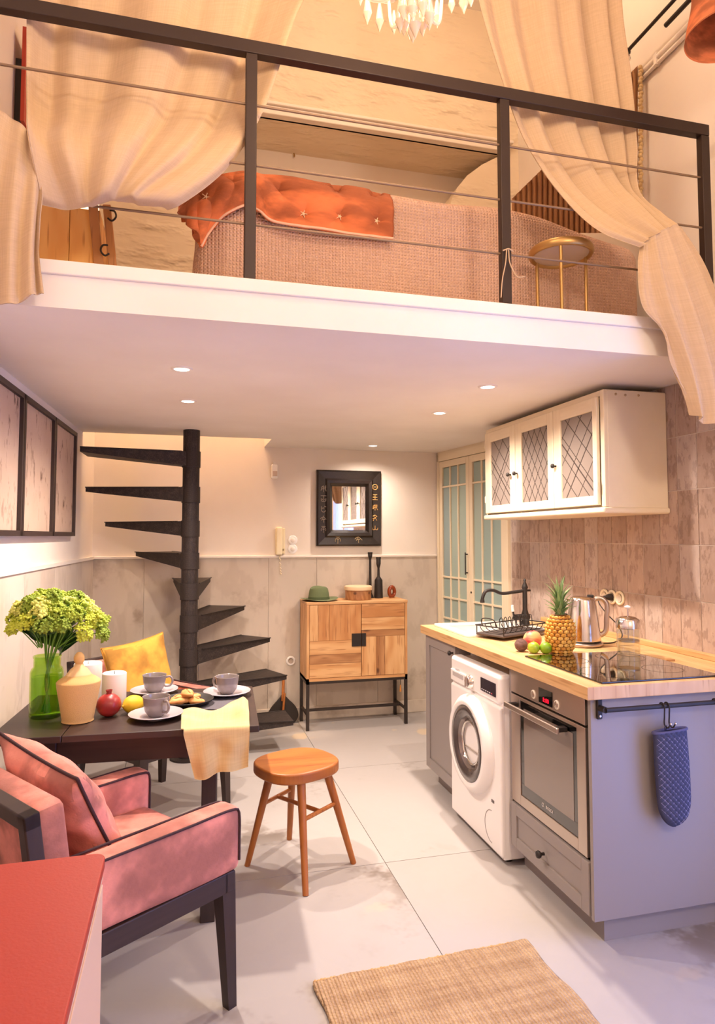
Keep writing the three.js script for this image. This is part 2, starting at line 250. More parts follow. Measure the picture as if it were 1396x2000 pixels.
{   // loft slab with the stair opening at the back left
  const l = struct('floor_loft');
  obj('slab', tri(prism([[xl(-2.17), -2.17], [XR, -2.17], [XR, ZB], [0.6, ZB], [0.6, -4.75], [xl(-4.75), -4.75]], LOFT0, LOFT1)), mt.white, l);
  obj('nosing', tri(box(xl(-2.17), XR, 2.222, 2.266, -2.21, -2.158, 0.004)), mt.white, l);
  obj('boards', tri(prism([[xl(-2.21), -2.21], [XR, -2.21], [XR, ZB], [0.6, ZB], [0.6, -4.75], [xl(-4.75), -4.75]], LOFT1, 2.264)), mt.white, l);
}
{   // wall behind the bed with a shallow niche under a plaster ledge
  const w = struct('wall_loft'), s = new THREE.Shape([[-0.5, 2.264], [XR, 2.264], [XR, HIGH], [-0.5, HIGH]].map((p) => new THREE.Vector2(...p)));
  const P = [[985, 303], [968, 308], [940, 322], [912, 343], [893, 366], [881, 392], [876, 420]].map(([a, b]) => pz(a, b, -4.0)), top = P[0].y;
  const h = new THREE.Path([[0.12, 2.9], [0.12, top], ...P.map((p) => [p.x, Math.min(top, p.y)]), [P[6].x - 0.005, 2.9]].map((p) => new THREE.Vector2(...p))); s.holes.push(h);
  const g = extr(s, 0.35); g.translate(0, 0, -4.35); obj('plaster', tri(g), mt.wallRough, w);
  obj('niche_back', tri(box(-0.5, XR, 2.264, HIGH, -4.42, -4.35)), mt.wall, w);
  obj('ledge', tri(box(0.12, P[0].x + 0.02, top, top + 0.055, -4.02, -3.955, 0.006)), mt.wall, w);
  obj('ledge_cap', tri(box(0.1, P[0].x + 0.04, top + 0.055, top + 0.075, -4.02, -3.94, 0.006)), mt.wall, w);
}
{   // tall glazed cupboard doors in the far right corner
  const d = struct('door_1'); const a = V(2.052, 0, -5.185), b = V(2.172, 0, -4.172), L = a.distanceTo(b);
  d.position.copy(a); d.rotation.y = Math.atan2(-(b.z - a.z), b.x - a.x);
  const paneM = [M({ color: hex('#a6b8ac'), roughness: 0.35 }), M({ color: hex('#9bb1aa'), roughness: 0.35 }), M({ color: hex('#94a9a9'), roughness: 0.35 })];
  obj('frame', [box(0, 0.03, 0, 2.10, -0.03, 0.02), box(L - 0.05, L, 0, 2.10, -0.03, 0.02), box(0, L, 2.04, 2.10, -0.03, 0.02), box(0, L, 2.1, 2.12, -0.03, 0.012)], mt.cream, d);
  const lw = (L - 0.084) / 2;
  for (let k = 0; k < 2; k++) {
    const x0 = 0.032 + k * (lw + 0.004), x1 = x0 + lw, st = 0.045, leaf = new THREE.Group(); leaf.name = 'door_leaf'; d.add(leaf);
    const ys = [0.3, 0.44, 0.6, 0.765, 0.93, 1.095, 1.825, 1.985], xs = [0, 1, 2, 3].map((i) => lerp(x0 + st, x1 - st, i / 3));
    const fr = [box(x0, x0 + st, 0.01, 2.036, -0.012, 0.014, 0.003), box(x1 - st, x1, 0.01, 2.036, -0.012, 0.014, 0.003), box(x0 + st, x1 - st, 0.01, 0.3, -0.012, 0.012), box(x0 + st, x1 - st, 1.985, 2.036, -0.012, 0.014)];
    for (let i = 1; i < 3; i++) fr.push(box(xs[i] - 0.007, xs[i] + 0.007, 0.3, 1.985, -0.008, 0.012, 0.002));
    for (let j = 1; j < ys.length - 1; j++) fr.push(box(x0 + st, x1 - st, ys[j] - 0.007, ys[j] + 0.007, -0.008, 0.0115, 0.002));
    obj('leaf_frame', fr, mt.cream, leaf);
    for (let i = 0; i < 3; i++) for (let j = 0; j < ys.length - 1; j++) obj('pane', box(xs[i] + 0.005, xs[i + 1] - 0.005, ys[j] + 0.005, ys[j + 1] - 0.005, -0.004, 0.001), paneM[Math.floor(rnd() * 3)], leaf);
    if (k === 0) obj('pull', [box(x1 - 0.03, x1 - 0.022, 1.13, 1.3, 0.03, 0.038, 0.003), box(x1 - 0.03, x1 - 0.022, 1.14, 1.15, 0.012, 0.032), box(x1 - 0.03, x1 - 0.022, 1.28, 1.29, 0.012, 0.032)], mt.black, leaf);
    else obj('keyhole', at(turnG(new THREE.CylinderGeometry(0.008, 0.008, 0.004, 12), Math.PI / 2), x0 + 0.02, 1.0, 0.015), mt.black, leaf);
  }
}
{   // glazed door to the street beside the camera: the blue daylight comes through it
  const d = struct('door_2'), fr = [box(2.2, 2.28, 0, DY, DZ0, DZ0 + 0.07), box(2.2, 2.28, 0, DY, DZ1 - 0.07, DZ1), box(2.2, 2.28, DY - 0.07, DY, DZ0, DZ1), box(2.2, 2.28, 0, 0.06, DZ0, DZ1), box(2.21, 2.27, 0, DY, -1.14, -1.06)];
  obj('frame', fr, mt.cream, d);
  for (const [a, b] of [[DZ0 + 0.07, -1.14], [-1.06, DZ1 - 0.07]]) obj('pane', box(2.238, 2.242, 0.06, DY - 0.07, a, b), mt.glass, d);
}
// ---------------------------------------------------------------- recessed spots under the loft
[[-0.018, -2.84, 'recessed ceiling spot over the dining table, next to the loft edge'], [0.011, -3.516, 'recessed ceiling spot over the dining side, next to the stair pole'],
  [1.364, -2.824, 'recessed ceiling spot over the worktop edge beside the white wall cabinet'], [1.39, -3.496, 'recessed ceiling spot over the worktop, middle of the row of three'],
  [1.397, -4.895, 'recessed ceiling spot above the wooden sideboard near the back wall']].forEach(([x, z, label]) => {
  const t = thing('downlight', label, 'spotlight', [x, LOFT0, z], 0, 'recessed spots under the loft');
  obj('ring', lathe([[0.031, -0.001], [0.033, -0.005], [0.043, -0.004], [0.046, 0]], 32), mt.white, t);
  obj('lens', lathe([[0, -0.0035], [0.0315, -0.0035], [0.0315, 0]], 32), new THREE.MeshStandardMaterial({ color: 0xffffff, emissive: new THREE.Color().setRGB(1, 0.9, 0.78), emissiveIntensity: 6 }), t);
  const l = new THREE.SpotLight(SPOT_COLOR, SPOT * (z < -4 ? 0.42 : 1), 0, 1.36, 0.8, 2); l.position.set(0, -0.012, 0); l.target.position.set(0, -1, 0); l.shadow.radius = 1.2; t.add(l); t.add(l.target);
});
// ---------------------------------------------------------------- railing
{
  const t = thing('loft_railing', 'dark steel railing with thin horizontal cables along the loft edge', 'railing', [0, 2.264, -2.2]);
  obj('top_rail', box(xl(-2.2) + 0.002, 2.053, 0.79, 0.836, -0.018, 0.018, 0.003), mt.rail, t);
  for (const x of [0.2, 1.138, 2.035]) { const p = obj('post', box(x - 0.019, x + 0.019, 0, 0.79, -0.016, 0.016, 0.003), mt.rail, t); obj('base_plate', box(x - 0.03, x + 0.03, 0, 0.006, -0.03, 0.03), mt.rail, p); }
  for (const y of [2.882, 2.672, 2.466]) obj('cable', rod(V(xl(-2.2) + 0.002, y - 2.264, 0), V(2.035, y - 2.264, 0), 0.0045, 0.0045, 8), mt.cable, t);
  const s = thing('string', 'pale string knotted round the middle loft railing post', 'string');
  obj('loop', tube([V(1.118, 2.468, -2.176), V(1.14, 2.475, -2.172), V(1.16, 2.468, -2.176)], 0.0025), mt.linen, s);
  obj('tail', tube([V(1.132, 2.472, -2.174), V(1.125, 2.42, -2.17), V(1.112, 2.36, -2.17), V(1.106, 2.29, -2.172)], 0.0022), mt.linen, s);
  obj('tail', tube([V(1.14, 2.472, -2.174), V(1.143, 2.42, -2.17), V(1.17, 2.37, -2.165), V(1.2, 2.375, -2.165)], 0.0022), mt.linen, s);
}
// ---------------------------------------------------------------- curtains
function drape(lines, fold, nu = 120, nv = 90, thick = 0.004, sx = 1.6, sy = 2.4) {
  const sp = lines.map(spline), n = sp.length;
  return sheet(nu, nv, (u, v) => { const pts = sp.map((f) => f(v)), p = new THREE.CatmullRomCurve3(pts).getPoint(u); return fold(p, u, v); }, thick, sx, sy);
}
const L = (z, ...p) => p.map(([a, b, zz]) => pz(a, b, zz ?? z));
{
  const t = thing('curtain', 'beige linen curtain pulled aside over the railing beside the wooden crate', 'curtain', [0, 0, 0], 0, 'linen curtains framing the loft');
  const zb = -2.29, zf = -2.125;
  obj('drape', drape([
    L(zb, [55, -480], [50, -150], [46, 60], [46, 215], [52, 288, -2.08], [76, 385, zf], [80, 402, -2.15]),
    L(zb, [170, -480], [145, -150], [130, 60], [126, 215], [124, 288, -2.07], [155, 392, zf], [160, 406, -2.15]),
    L(zb, [300, -480], [265, -150], [240, 60], [216, 215], [196, 296, -2.105], [186, 386, -2.1], [190, 400, -2.15]),
    L(zb, [430, -480], [400, -150], [372, 60], [332, 215], [280, 300, -2.12], [232, 376, -2.1], [238, 392, -2.15]),
    L(zb, [560, -480], [520, -150], [480, 60], [432, 215], [362, 306, -2.13], [272, 382, -2.1], [275, 398, -2.16]),
    L(zb, [720, -480], [655, -150], [560, 60], [506, 220], [436, 335, -2.24], [345, 405, -2.17], [325, 412, -2.2])],
  (p, u, v) => { const k = sst(1, 0.55, v) * 0.65 + 0.35; const f = Math.sin(u * 26 + 2 * Math.sin(v * 2)) * 0.02 * k + Math.sin(u * 12 + 1.3 + v * 1.5) * 0.026 * k + Math.sin(u * 57 + v * 4) * 0.005 * k + 0.007 * Math.sin(v * 23 + u * 17) * sst(0.62, 0.8, v) * Math.sin(u * 3.1); p.z += clamp(f, -0.06, 0.06 * sst(0.45, 0.2, v) + 0.05); p.x += f * 0.4; return p; }, 150, 110), mt.linen, t);
  obj('tail', drape([
    L(-2.09, [-50, 205], [-70, 280], [-95, 400], [-110, 500], [-100, 580]), L(-2.075, [-5, 215], [-25, 290], [-40, 400], [-45, 500], [-40, 588]),
    L(-2.07, [35, 238], [28, 310], [18, 410], [15, 500], [15, 586]), L(-2.085, [62, 270], [66, 340], [62, 420], [58, 500], [60, 583]), L(-2.1, [60, 300], [82, 370], [78, 430], [76, 500], [84, 578])],
  (p, u, v) => { const k = 0.3 + 0.7 * sst(0.05, 0.7, v), f = Math.sin(u * 26 + v) * 0.014 * k + Math.sin(u * 11) * 0.008 * k; p.z += f; p.x = Math.max(p.x + f * 0.3, xl(-2.1) + 0.02); p.y += 0.012 * Math.sin(u * 9) * v; return p; }, 90, 60, 0.005, 0.6, 0.8), mt.linen, t);
}
{
  const t = thing('curtain', 'beige linen curtain swept over the lowest railing cable beside the white wall cabinet', 'curtain', [0, 0, 0], 0, 'linen curtains framing the loft');
  const z = -2.27;
  obj('drape', drape([
    L(z, [870, -480], [888, -200], [925, 20], [965, 160], [1010, 280], [1075, 375, -2.24], [1160, 452, -2.15], [1246, 484, -2.09]),
    L(z, [965, -480], [972, -200], [995, 20], [1028, 160], [1068, 280], [1122, 370, -2.24], [1195, 434, -2.14], [1262, 470, -2.075]),
    L(z, [1050, -480], [1052, -200], [1065, 20], [1090, 160], [1120, 280], [1162, 362, -2.24], [1225, 420, -2.13], [1280, 458, -2.065]),
    L(z, [1120, -480], [1118, -200], [1130, 20], [1150, 160], [1172, 280], [1200, 355, -2.24], [1252, 410, -2.13], [1295, 450, -2.065]),
    L(z, [1180, -480], [1172, -200], [1180, 20], [1200, 160], [1216, 280], [1226, 370, -2.24], [1270, 415, -2.14], [1306, 445, -2.075]),
    L(z, [1228, -480], [1215, -200], [1208, 20], [1225, 160], [1233, 290], [1236, 385, -2.24], [1285, 424, -2.16], [1318, 440, -2.1])],
  (p, u, v) => { const k = 0.55 + 0.45 * sst(1, 0.6, v), f = Math.sin(u * 34 + 1.2 * Math.sin(v * 3)) * 0.02 * k + Math.sin(u * 15 + 0.8) * 0.016 * k + Math.sin(u * 71 + v * 5) * 0.004 * k; p.z += f; p.x += f * 0.35; return p; }, 150, 110), mt.linen, t);
  obj('tail', drape([
    L(-2.1, [1250, 480], [1244, 520], [1250, 600], [1288, 650], [1300, 710], [1334, 775], [1342, 800]), L(-2.075, [1266, 468], [1270, 520], [1288, 600], [1316, 670], [1336, 730], [1352, 790], [1358, 812]),
    L(-2.06, [1282, 455], [1298, 520], [1320, 600], [1344, 680], [1362, 740], [1374, 800], [1376, 826]), L(-2.06, [1300, 446], [1326, 520], [1352, 600], [1378, 680], [1394, 740], [1402, 800], [1402, 828]),
    L(-2.075, [1316, 440], [1350, 510], [1382, 590], [1406, 670], [1420, 740], [1424, 800], [1422, 826]), L(-2.1, [1328, 442], [1372, 510], [1404, 590], [1424, 670], [1434, 740], [1436, 800], [1434, 818])],
  (p, u, v) => { const k = 0.4 + 0.6 * sst(0, 0.5, v), f = Math.sin(u * 25 + 1.5 * v) * 0.013 * k + Math.sin(u * 47 + v * 3) * 0.005 * k; p.z += f; p.x = Math.min(p.x + f * 0.4, 2.165); return p; }, 110, 80, 0.005, 0.5, 0.9), mt.linen, t);
}
{   // tasselled brown hanging behind the right curtain
  const t = thing('hanging', 'pleated brown hanging with braided edge behind the loft curtain', 'hanging');
  const m = M({ color: hex('#a87850'), roughness: 0.95, sheen: 0.3 }), z = -2.72;
  obj('cloth', sheet(110, 14, (u, v) => { const px = lerp(1000, 1245, u), yt = u < 0.22 ? lerp(388, 335, u / 0.22) : lerp(335, 128, (u - 0.22) / 0.78), p = pz(px, lerp(yt, 455, v), z + 0.012 * Math.sin(u * 150) - 0.05 * (1 - u)); p.x = Math.min(p.x, 2.15); return p; }, 0.004, 0.5, 0.5), m, t);
  const e = []; for (let i = 0; i < 46; i++) { const p = pz(1250, lerp(132, 455, i / 45), z + 0.02); const s = new THREE.SphereGeometry(0.011, 8, 6); s.scale(1.0, 1.2, 1); e.push(at(s, p.x + 0.005 * (i % 2), p.y, p.z)); }
  obj('braided_edge', e, M({ color: hex('#c7a878'), roughness: 0.95 }), t);
  const r = thing('curtain_rod', 'black curtain rod with ball finial high beside the loft curtain', 'curtain rod');
  obj('pole', rod(V(2.1, 3.83, -2.74), V(2.1, 3.83, -1.4), 0.009), mt.black, r); obj('finial', at(new THREE.SphereGeometry(0.022, 20, 14), 2.1, 3.83, -2.75), mt.black, r);
  obj('bracket', [rod(V(2.1, 3.83, -1.5), V(2.18, 3.83, -1.5), 0.007)], mt.black, r);
  obj('ring', at(turnG(new THREE.TorusGeometry(0.02, 0.003, 8, 24), 0, 0.4, 0), 2.1, 3.8, -2.735), mt.chrome, r);
  const q = thing('curtain_rod', 'short dark rod on the wall below the longer curtain rod', 'curtain rod');
  obj('pole', rod(V(2.1, 3.755, -2.47), V(2.1, 3.755, -1.4), 0.011), mt.black, q); obj('bracket', rod(V(2.1, 3.755, -1.5), V(2.18, 3.755, -1.5), 0.007), mt.black, q);
  const p = thing('wall_pipe', 'pair of cream painted pipes along the upper right wall', 'pipe');
  for (const [y, rr_] of [[3.715, 0.014], [3.685, 0.01]]) obj('pipe', rod(V(2.165, y, -2.95), V(2.165, y, -1.4), rr_), mt.wall, p);
  for (const zc of [-2.62, -2.02]) obj('clip', box(2.15, 2.18, 3.675, 3.735, zc, zc + 0.02, 0.004), mt.wall, p);
}
{   // orange bell-shaped lamp shade on a cord
  const t = thing('pendant_lamp', 'orange velvet bell lamp shade hanging from a cord beside the right wall', 'lamp', [1.885, 3.235, -1.9]);
  const prof = [[0.14, 0.02], [0.147, 0.0], [0.14, 0.06], [0.122, 0.14], [0.112, 0.24], [0.085, 0.36], [0.06, 0.44]];
  obj('shade', [smoothLathe([[0.146, 0], [0.136, 0.06], [0.12, 0.14], [0.112, 0.24], [0.085, 0.36], [0.06, 0.44]], 48), smoothLathe([[0.057, 0.44], [0.082, 0.36], [0.109, 0.24], [0.117, 0.14], [0.133, 0.06], [0.1465, 0]], 48)], M({ map: T.velvet, color: hex('#ef8a58'), roughness: 0.9, side: THREE.DoubleSide, sheen: 0.4 }), t);
  obj('cap', cyl(0, 0.43, 0.46, 0, 0.062, 0.03), mt.brass, t); obj('cord', cyl(0, 0.46, HIGH - 3.235 - 0.02, 0, 0.004, 0.004, 8), mt.black, t); obj('ceiling_rose', cyl(0, HIGH - 3.235 - 0.03, HIGH - 3.235, 0, 0.05, 0.05), mt.brass, t);
  obj('bulb', at(new THREE.SphereGeometry(0.035, 20, 14), 0, 0.3, 0), mt.porcelain, t);
}
// ---------------------------------------------------------------- chandelier
{
  const cxp = 0.575, czp = -1.6, y0 = 2.79, N = 6;
  const t = thing('chandelier', 'crystal chandelier with faceted glass drops in front of the loft', 'chandelier', [cxp, y0, czp]);
  const drop = (s = 1) => { const g = new THREE.CylinderGeometry(0.004 * s, 0.013 * s, 0.052 * s, 6, 1); const c = new THREE.ConeGeometry(0.013 * s, 0.032 * s, 6); c.rotateX(Math.PI); c.translate(0, -0.042 * s, 0); return merge([g, c]); };
  obj('stem', [cyl(0, 0.16, HIGH - y0 - 0.03, 0, 0.006, 0.006, 10), cyl(0, 0.1, 0.18, 0, 0.02, 0.012), cyl(0, HIGH - y0 - 0.03, HIGH - y0, 0, 0.05, 0.05)], mt.brass, t);
  obj('bowl', smoothLathe([[0.0, 0.06], [0.03, 0.062], [0.045, 0.085], [0.03, 0.11], [0.012, 0.12]], 24), mt.crystal, t);
  for (let i = 0; i < N; i++) {
    const a = i / N * Math.PI * 2 + 0.35, R = 0.155, c = Math.cos(a), s = Math.sin(a), lift = 0.06 + 0.02 * (i % 2);
    obj('arm', tube([V(0.02 * c, 0.12, 0.02 * s), V(0.08 * c, 0.06, 0.08 * s), V(0.13 * c, 0.075, 0.13 * s), V(R * c, 0.12 + lift, R * s)], 0.005, 24, 8), mt.crystal, t);
    obj('drip_pan', at(smoothLathe([[0.004, 0], [0.025, 0.003], [0.036, 0.014]], 24), R * c, 0.12 + lift, R * s), mt.crystal, t);
    obj('candle', cyl(R * c, 0.125 + lift, 0.185 + lift, R * s, 0.009), mt.porcelain, t);
    const b = obj('bulb', at(smoothLathe([[0, 0], [0.012, 0.012], [0.014, 0.025], [0.006, 0.045], [0, 0.055]], 16), R * c, 0.185 + lift, R * s), new THREE.MeshStandardMaterial({ color: 0xfff0d0, emissive: new THREE.Color().setRGB(1, 0.78, 0.48), emissiveIntensity: 8 }), t);
    const l = new THREE.PointLight(CHAND_COLOR, CHAND, 0, 2); l.position.set(R * c, 0.21 + lift, R * s); l.shadow.radius = 1.5; t.add(l);
    for (let k = 0; k < 4; k++) { const b2 = a + (k - 1.5) * 0.28, r2 = R + 0.012; obj('crystal_drop', at(drop(rr(0.8, 1.15)), r2 * Math.cos(b2), 0.085 + lift + rr(-0.02, 0.005), r2 * Math.sin(b2)), mt.crystal, t); }
  }
  for (let i = 0; i < 9; i++) { const a = i / 9 * 6.283; obj('crystal_drop', at(drop(1.1), 0.04 * Math.cos(a), 0.04 - 0.012 * (i % 2), 0.04 * Math.sin(a)), mt.crystal, t); }
  obj('crystal_drop', at(drop(1.3), 0, 0.02, 0), mt.crystal, t);
}
{   // globe lamp hanging in the front room behind the camera: the soft warm light on the loft front, curtains, cabinets and chairs
  const t = thing('globe_lamp', 'large white globe lamp hanging in the front room', 'lamp', [0.95, 2.75, 0.75]);
  obj('globe', at(new THREE.SphereGeometry(0.2, 40, 28), 0, 0, 0), new THREE.MeshStandardMaterial({ color: 0xfff0d8, emissive: ROOM_COLOR, emissiveIntensity: 3 }), t);
  obj('cap', cyl(0, 0.19, 0.23, 0, 0.05, 0.03), mt.brass, t); obj('cord', cyl(0, 0.23, HIGH - 2.77, 0, 0.004, 0.004, 8), mt.black, t); obj('ceiling_rose', cyl(0, HIGH - 2.78, HIGH - 2.75, 0, 0.05, 0.05), mt.brass, t);
  const l = new THREE.PointLight(ROOM_COLOR, ROOM, 0, 2); l.shadow.radius = 9; t.add(l);
}
{   // ceiling lamp over the loft bed, above the frame: it lights the plaster wall and leaves the niche under the ledge in shade
  const t = thing('ceiling_lamp', 'round ceiling lamp above the loft bed', 'lamp', [1.1, HIGH, -2.5]);
  obj('rim', lathe([[0.18, 0], [0.2, -0.02], [0.19, -0.045], [0.18, -0.045]], 32), mt.brass, t);
  obj('globe', smoothLathe([[0.188, -0.03], [0.16, -0.07], [0.09, -0.1], [0, -0.105]], 32), new THREE.MeshStandardMaterial({ color: 0xfff0d8, emissive: CHAND_COLOR, emissiveIntensity: 3 }), t);
  const l = new THREE.PointLight(CHAND_COLOR, BEDLAMP, 0, 2); l.position.set(0, -0.2, 0); l.shadow.radius = 7; t.add(l);
}
{   // lamp over the stair head, out of view upstairs: it warms the stair wall
  const t = thing('ceiling_lamp', 'round ceiling lamp above the head of the spiral stair', 'lamp', [0.0, HIGH, -4.8]);
  obj('rim', lathe([[0.1, 0], [0.12, -0.02], [0.11, -0.045], [0.1, -0.045]], 32), mt.brass, t);
  obj('globe', smoothLathe([[0.108, -0.03], [0.09, -0.06], [0.05, -0.08], [0, -0.085]], 32), new THREE.MeshStandardMaterial({ color: 0xfff0d8, emissive: new THREE.Color().setRGB(1, 0.75, 0.45), emissiveIntensity: 4 }), t);
  const l = new THREE.PointLight(CHAND_COLOR, 22, 0, 2); l.position.set(0, -0.12, 0); l.shadow.radius = 4; t.add(l);
}
// ---------------------------------------------------------------- bed and what lies on it
{
  const b = thing('bed', 'low double bed on the loft under the knitted bedspread', 'bed', [1.02, 2.264, -3.26]);
  obj('base', box(-0.92, 0.92, 0.03, 0.26, -0.62, 0.62, 0.01), mt.pine, b); for (const [x, z] of [[-1, -1], [1, -1], [-1, 1], [1, 1]]) obj('leg', box(x * 0.85 - 0.03, x * 0.85 + 0.03, 0, 0.05, z * 0.55 - 0.03, z * 0.55 + 0.03), mt.pine, b);
  obj('mattress', box(-0.93, 0.93, 0.26, 0.47, -0.64, 0.64, 0.05, 3), mt.white, b);
  const nz = (q) => 0.012 * (Math.sin(q.x * 5.2 + 1) + Math.sin(q.x * 11 + q.z * 7)) ;
  const g = softBox(1.97, 0.585, 1.4, 0.075, [80, 30, 44], (q, e) => { const low = sst(0.05, -0.3, q.y); return (e.y < 0.5 ? 0.012 * Math.sin(q.x * 31 + Math.sin(q.x * 9)) * (0.2 + low) * sst(-0.62, -0.95, q.x) * 1.4 + 0.006 * Math.sin(q.x * 17) * low : 0) + nz(q) * 0.5; });
  const p = g.attributes.position; for (let i = 0; i < p.count; i++) { const x = p.getX(i), y = p.getY(i); p.setY(i, y - sst(-0.25, 0.2, y) * (0.1 * sst(0.45, 0.98, x) + 0.02 * sst(-0.7, -0.98, x))); } g.computeVertexNormals();
  one('bedspread', tri(g), mt.waffle, 'beige waffle-knit bedspread draped over the loft bed', 'bedspread', [1.02, 2.264 + 0.293, -3.245]);
}
{   // tufted velvet quilt folded over the front edge
  const t = thing('quilt', 'orange velvet quilt with tufted buttons draped over the loft bed edge', 'quilt');
  const lo = [[393, 482], [405, 460], [432, 425], [462, 408], [486, 400], [505, 412], [525, 428], [560, 438], [640, 449], [700, 458], [766, 467]], hi = [[352, 412], [368, 388], [398, 356], [430, 338], [468, 333], [500, 334], [525, 338], [580, 345], [640, 354], [700, 364], [766, 377]];
  const zf = -2.508, lof = spline(lo.map(([a, b]) => pz(a, b, zf))), hif = spline(hi.map(([a, b]) => pz(a, b, zf)));
  const tuft = [[402, 385], [592, 418], [663, 423], [735, 432], [455, 355], [545, 372], [662, 366], [735, 375]].map(([a, b]) => pz(a, b, zf));
  const surf = (u, v) => {
    const a = lof(u), b = hif(u); let p;
    if (v < 0.5) { const k = v / 0.5; p = a.clone().lerp(b, k); p.z = zf - 0.008 - 0.03 * k * k * k; p.z += 0.022 * Math.sin(Math.PI * Math.min(1, v * 2.1)); }
    else { const k = (v - 0.5) / 0.5; p = b.clone(); p.z = zf - 0.038 - 0.5 * k; p.y += 0.012 * Math.sin(Math.min(1, k * 5) * Math.PI / 2) - 0.01 * k; if (u < 0.25) p.y = Math.max(p.y, lerp(p.y, 2.86, sst(0, 0.6, k))); }
    const w = Math.sin(u * 52 - v * 26) * 0.006 * sst(0.55, 0.15, u) * Math.sin(Math.min(1, v * 2) * Math.PI) + 0.003 * Math.sin(u * 27 + v * 17);
    p.z += v < 0.5 ? w : 0; p.y += v < 0.5 ? 0 : w;
    for (const q of tuft) { const d = Math.hypot(p.x - q.x, p.y - q.y); if (v < 0.5 && d < 0.1) { const an = Math.atan2(p.y - q.y, p.x - q.x); p.z -= 0.028 * Math.exp(-d * d / 0.0009) + 0.005 * Math.cos(an * 5) * Math.exp(-d / 0.04) * (d / 0.02 < 1 ? d / 0.02 : 1); } }
    return p;
  };
  obj('cover', sheet(170, 80, surf, 0.03, 0.9, 0.8), mt.orange, t);
  obj('hem', tube(Array.from({ length: 60 }, (_, i) => { const p = surf(i / 59, 0); p.z += 0.015; p.y -= 0.002; return p; }), 0.005, 200, 6), M({ color: hex('#e9b79a'), roughness: 0.95 }), t);
  const cream = M({ color: hex('#e9c9a0'), roughness: 0.9 });
  for (const q of tuft.slice(0, 4)) { const bs = new THREE.SphereGeometry(0.006, 10, 8), st = []; for (let k = 0; k < 5; k++) st.push(rod(V(0, 0, 0.004), V(0.016 * Math.cos(k * 1.257), 0.016 * Math.sin(k * 1.257), 0.002), 0.0018, 0.0018, 5)); obj('tuft', at(merge([bs, ...st]), q.x, q.y, zf + 0.0), cream, t); }
}
{   // crate with iron scroll hooks, side table, red-framed board
  const t = thing('crate', 'orange pine crate with dark iron hooks on the loft', 'crate', [-0.47, 2.264, -2.52]);
  for (let i = 0; i < 3; i++) obj('plank', tri(box(-0.14 + i * 0.1, -0.042 + i * 0.1, 0, 0.335, -0.012, 0.012, 0.002), 'y', i * 0.37, 0.2), mt.pine, t);
  obj('side_panel', tri(box(0.145, 0.16, 0, 0.335, -0.3, 0.012, 0.002)), mt.pine, t); obj('side_panel', tri(box(-0.14, -0.125, 0, 0.335, -0.3, -0.012, 0.002)), mt.pine, t); obj('back_panel', tri(box(-0.125, 0.145, 0, 0.335, -0.3, -0.285)), mt.pine, t); obj('bottom', tri(box(-0.125, 0.145, 0, 0.015, -0.285, -0.012)), mt.pine, t);
  obj('post', tri(rotated(box(-0.016, 0.016, 0, 0.36, 0.0, 0.02, 0.003), 0.11, 0.175, 0.0, 0.004)), mt.mango[2], t); obj('post', tri(rotated(box(-0.014, 0.014, 0, 0.36, 0.0, 0.02, 0.003), 0.11, 0.222, 0.0, 0.0)), mt.mango[2], t);
  const hk = (x, y, s) => tube([V(x, y + 0.035, 0.024), V(x + 0.016 * s, y + 0.03, 0.03), V(x + 0.022 * s, y + 0.008, 0.034), V(x + 0.008 * s, y - 0.008, 0.034), V(x - 0.006 * s, y + 0.002, 0.03)], 0.0035, 20, 6);
  for (const [x, y, s] of [[0.16, 0.09, 1], [0.195, 0.3, 1], [0.21, 0.085, 1], [0.19, 0.17, -1]]) obj('hook', hk(x, y, s), mt.black, t);
  const q = thing('side_table', 'small brass side table with round mirrored top beside the bedspread', 'side table', [1.472, 2.264, -2.36]);
  obj('rim', at(new THREE.TorusGeometry(0.118, 0.011, 12, 60).rotateX(Math.PI / 2).scale(1, 1.6, 1), 0, 0.31, 0), mt.brass, q); obj('top', cyl(0, 0.302, 0.31, 0, 0.116, 0.116, 48), M({ color: hex('#cfc2b4'), roughness: 0.25, metalness: 0.5 }), q);
  for (const a of [2.13, 4.22, 0.03]) obj('leg', rod(V(0.11 * Math.cos(a), 0, 0.11 * Math.sin(a)), V(0.112 * Math.cos(a), 0.305, 0.112 * Math.sin(a)), 0.007), mt.brass, q);
  obj('foot_ring', at(new THREE.TorusGeometry(0.11, 0.005, 8, 48).rotateX(Math.PI / 2), 0, 0.006, 0), mt.brass, q);
  const r = thing('wall_panel', 'thin red board hanging on the left wall of the loft', 'panel', [0, 0, 0]);
  obj('board', leftStrip(-3.4, -3.03, 3.2, 3.62, 0.035, 0.05), M({ color: hex('#b23a22'), roughness: 0.6 }), r); obj('batten', leftStrip(-3.38, -3.07, 3.22, 3.5, 0, 0.035), mt.black, r);
  const h = thing('wall_hook', 'small bent hook in the niche above the loft bed', 'hook'); const p = pz(573, 300, -4.35); obj('plate', at(new THREE.SphereGeometry(0.012, 10, 8), p.x, p.y, p.z), mt.cream, h); obj('bend', tube([V(p.x, p.y, p.z), V(p.x, p.y - 0.02, p.z + 0.03), V(p.x, p.y - 0.04, p.z + 0.03), V(p.x, p.y - 0.035, p.z + 0.045)], 0.004), mt.brass, h);
}
function rotated(g, rz, x, y, z) { g.rotateZ(rz); return g.translate(x, y, z); }

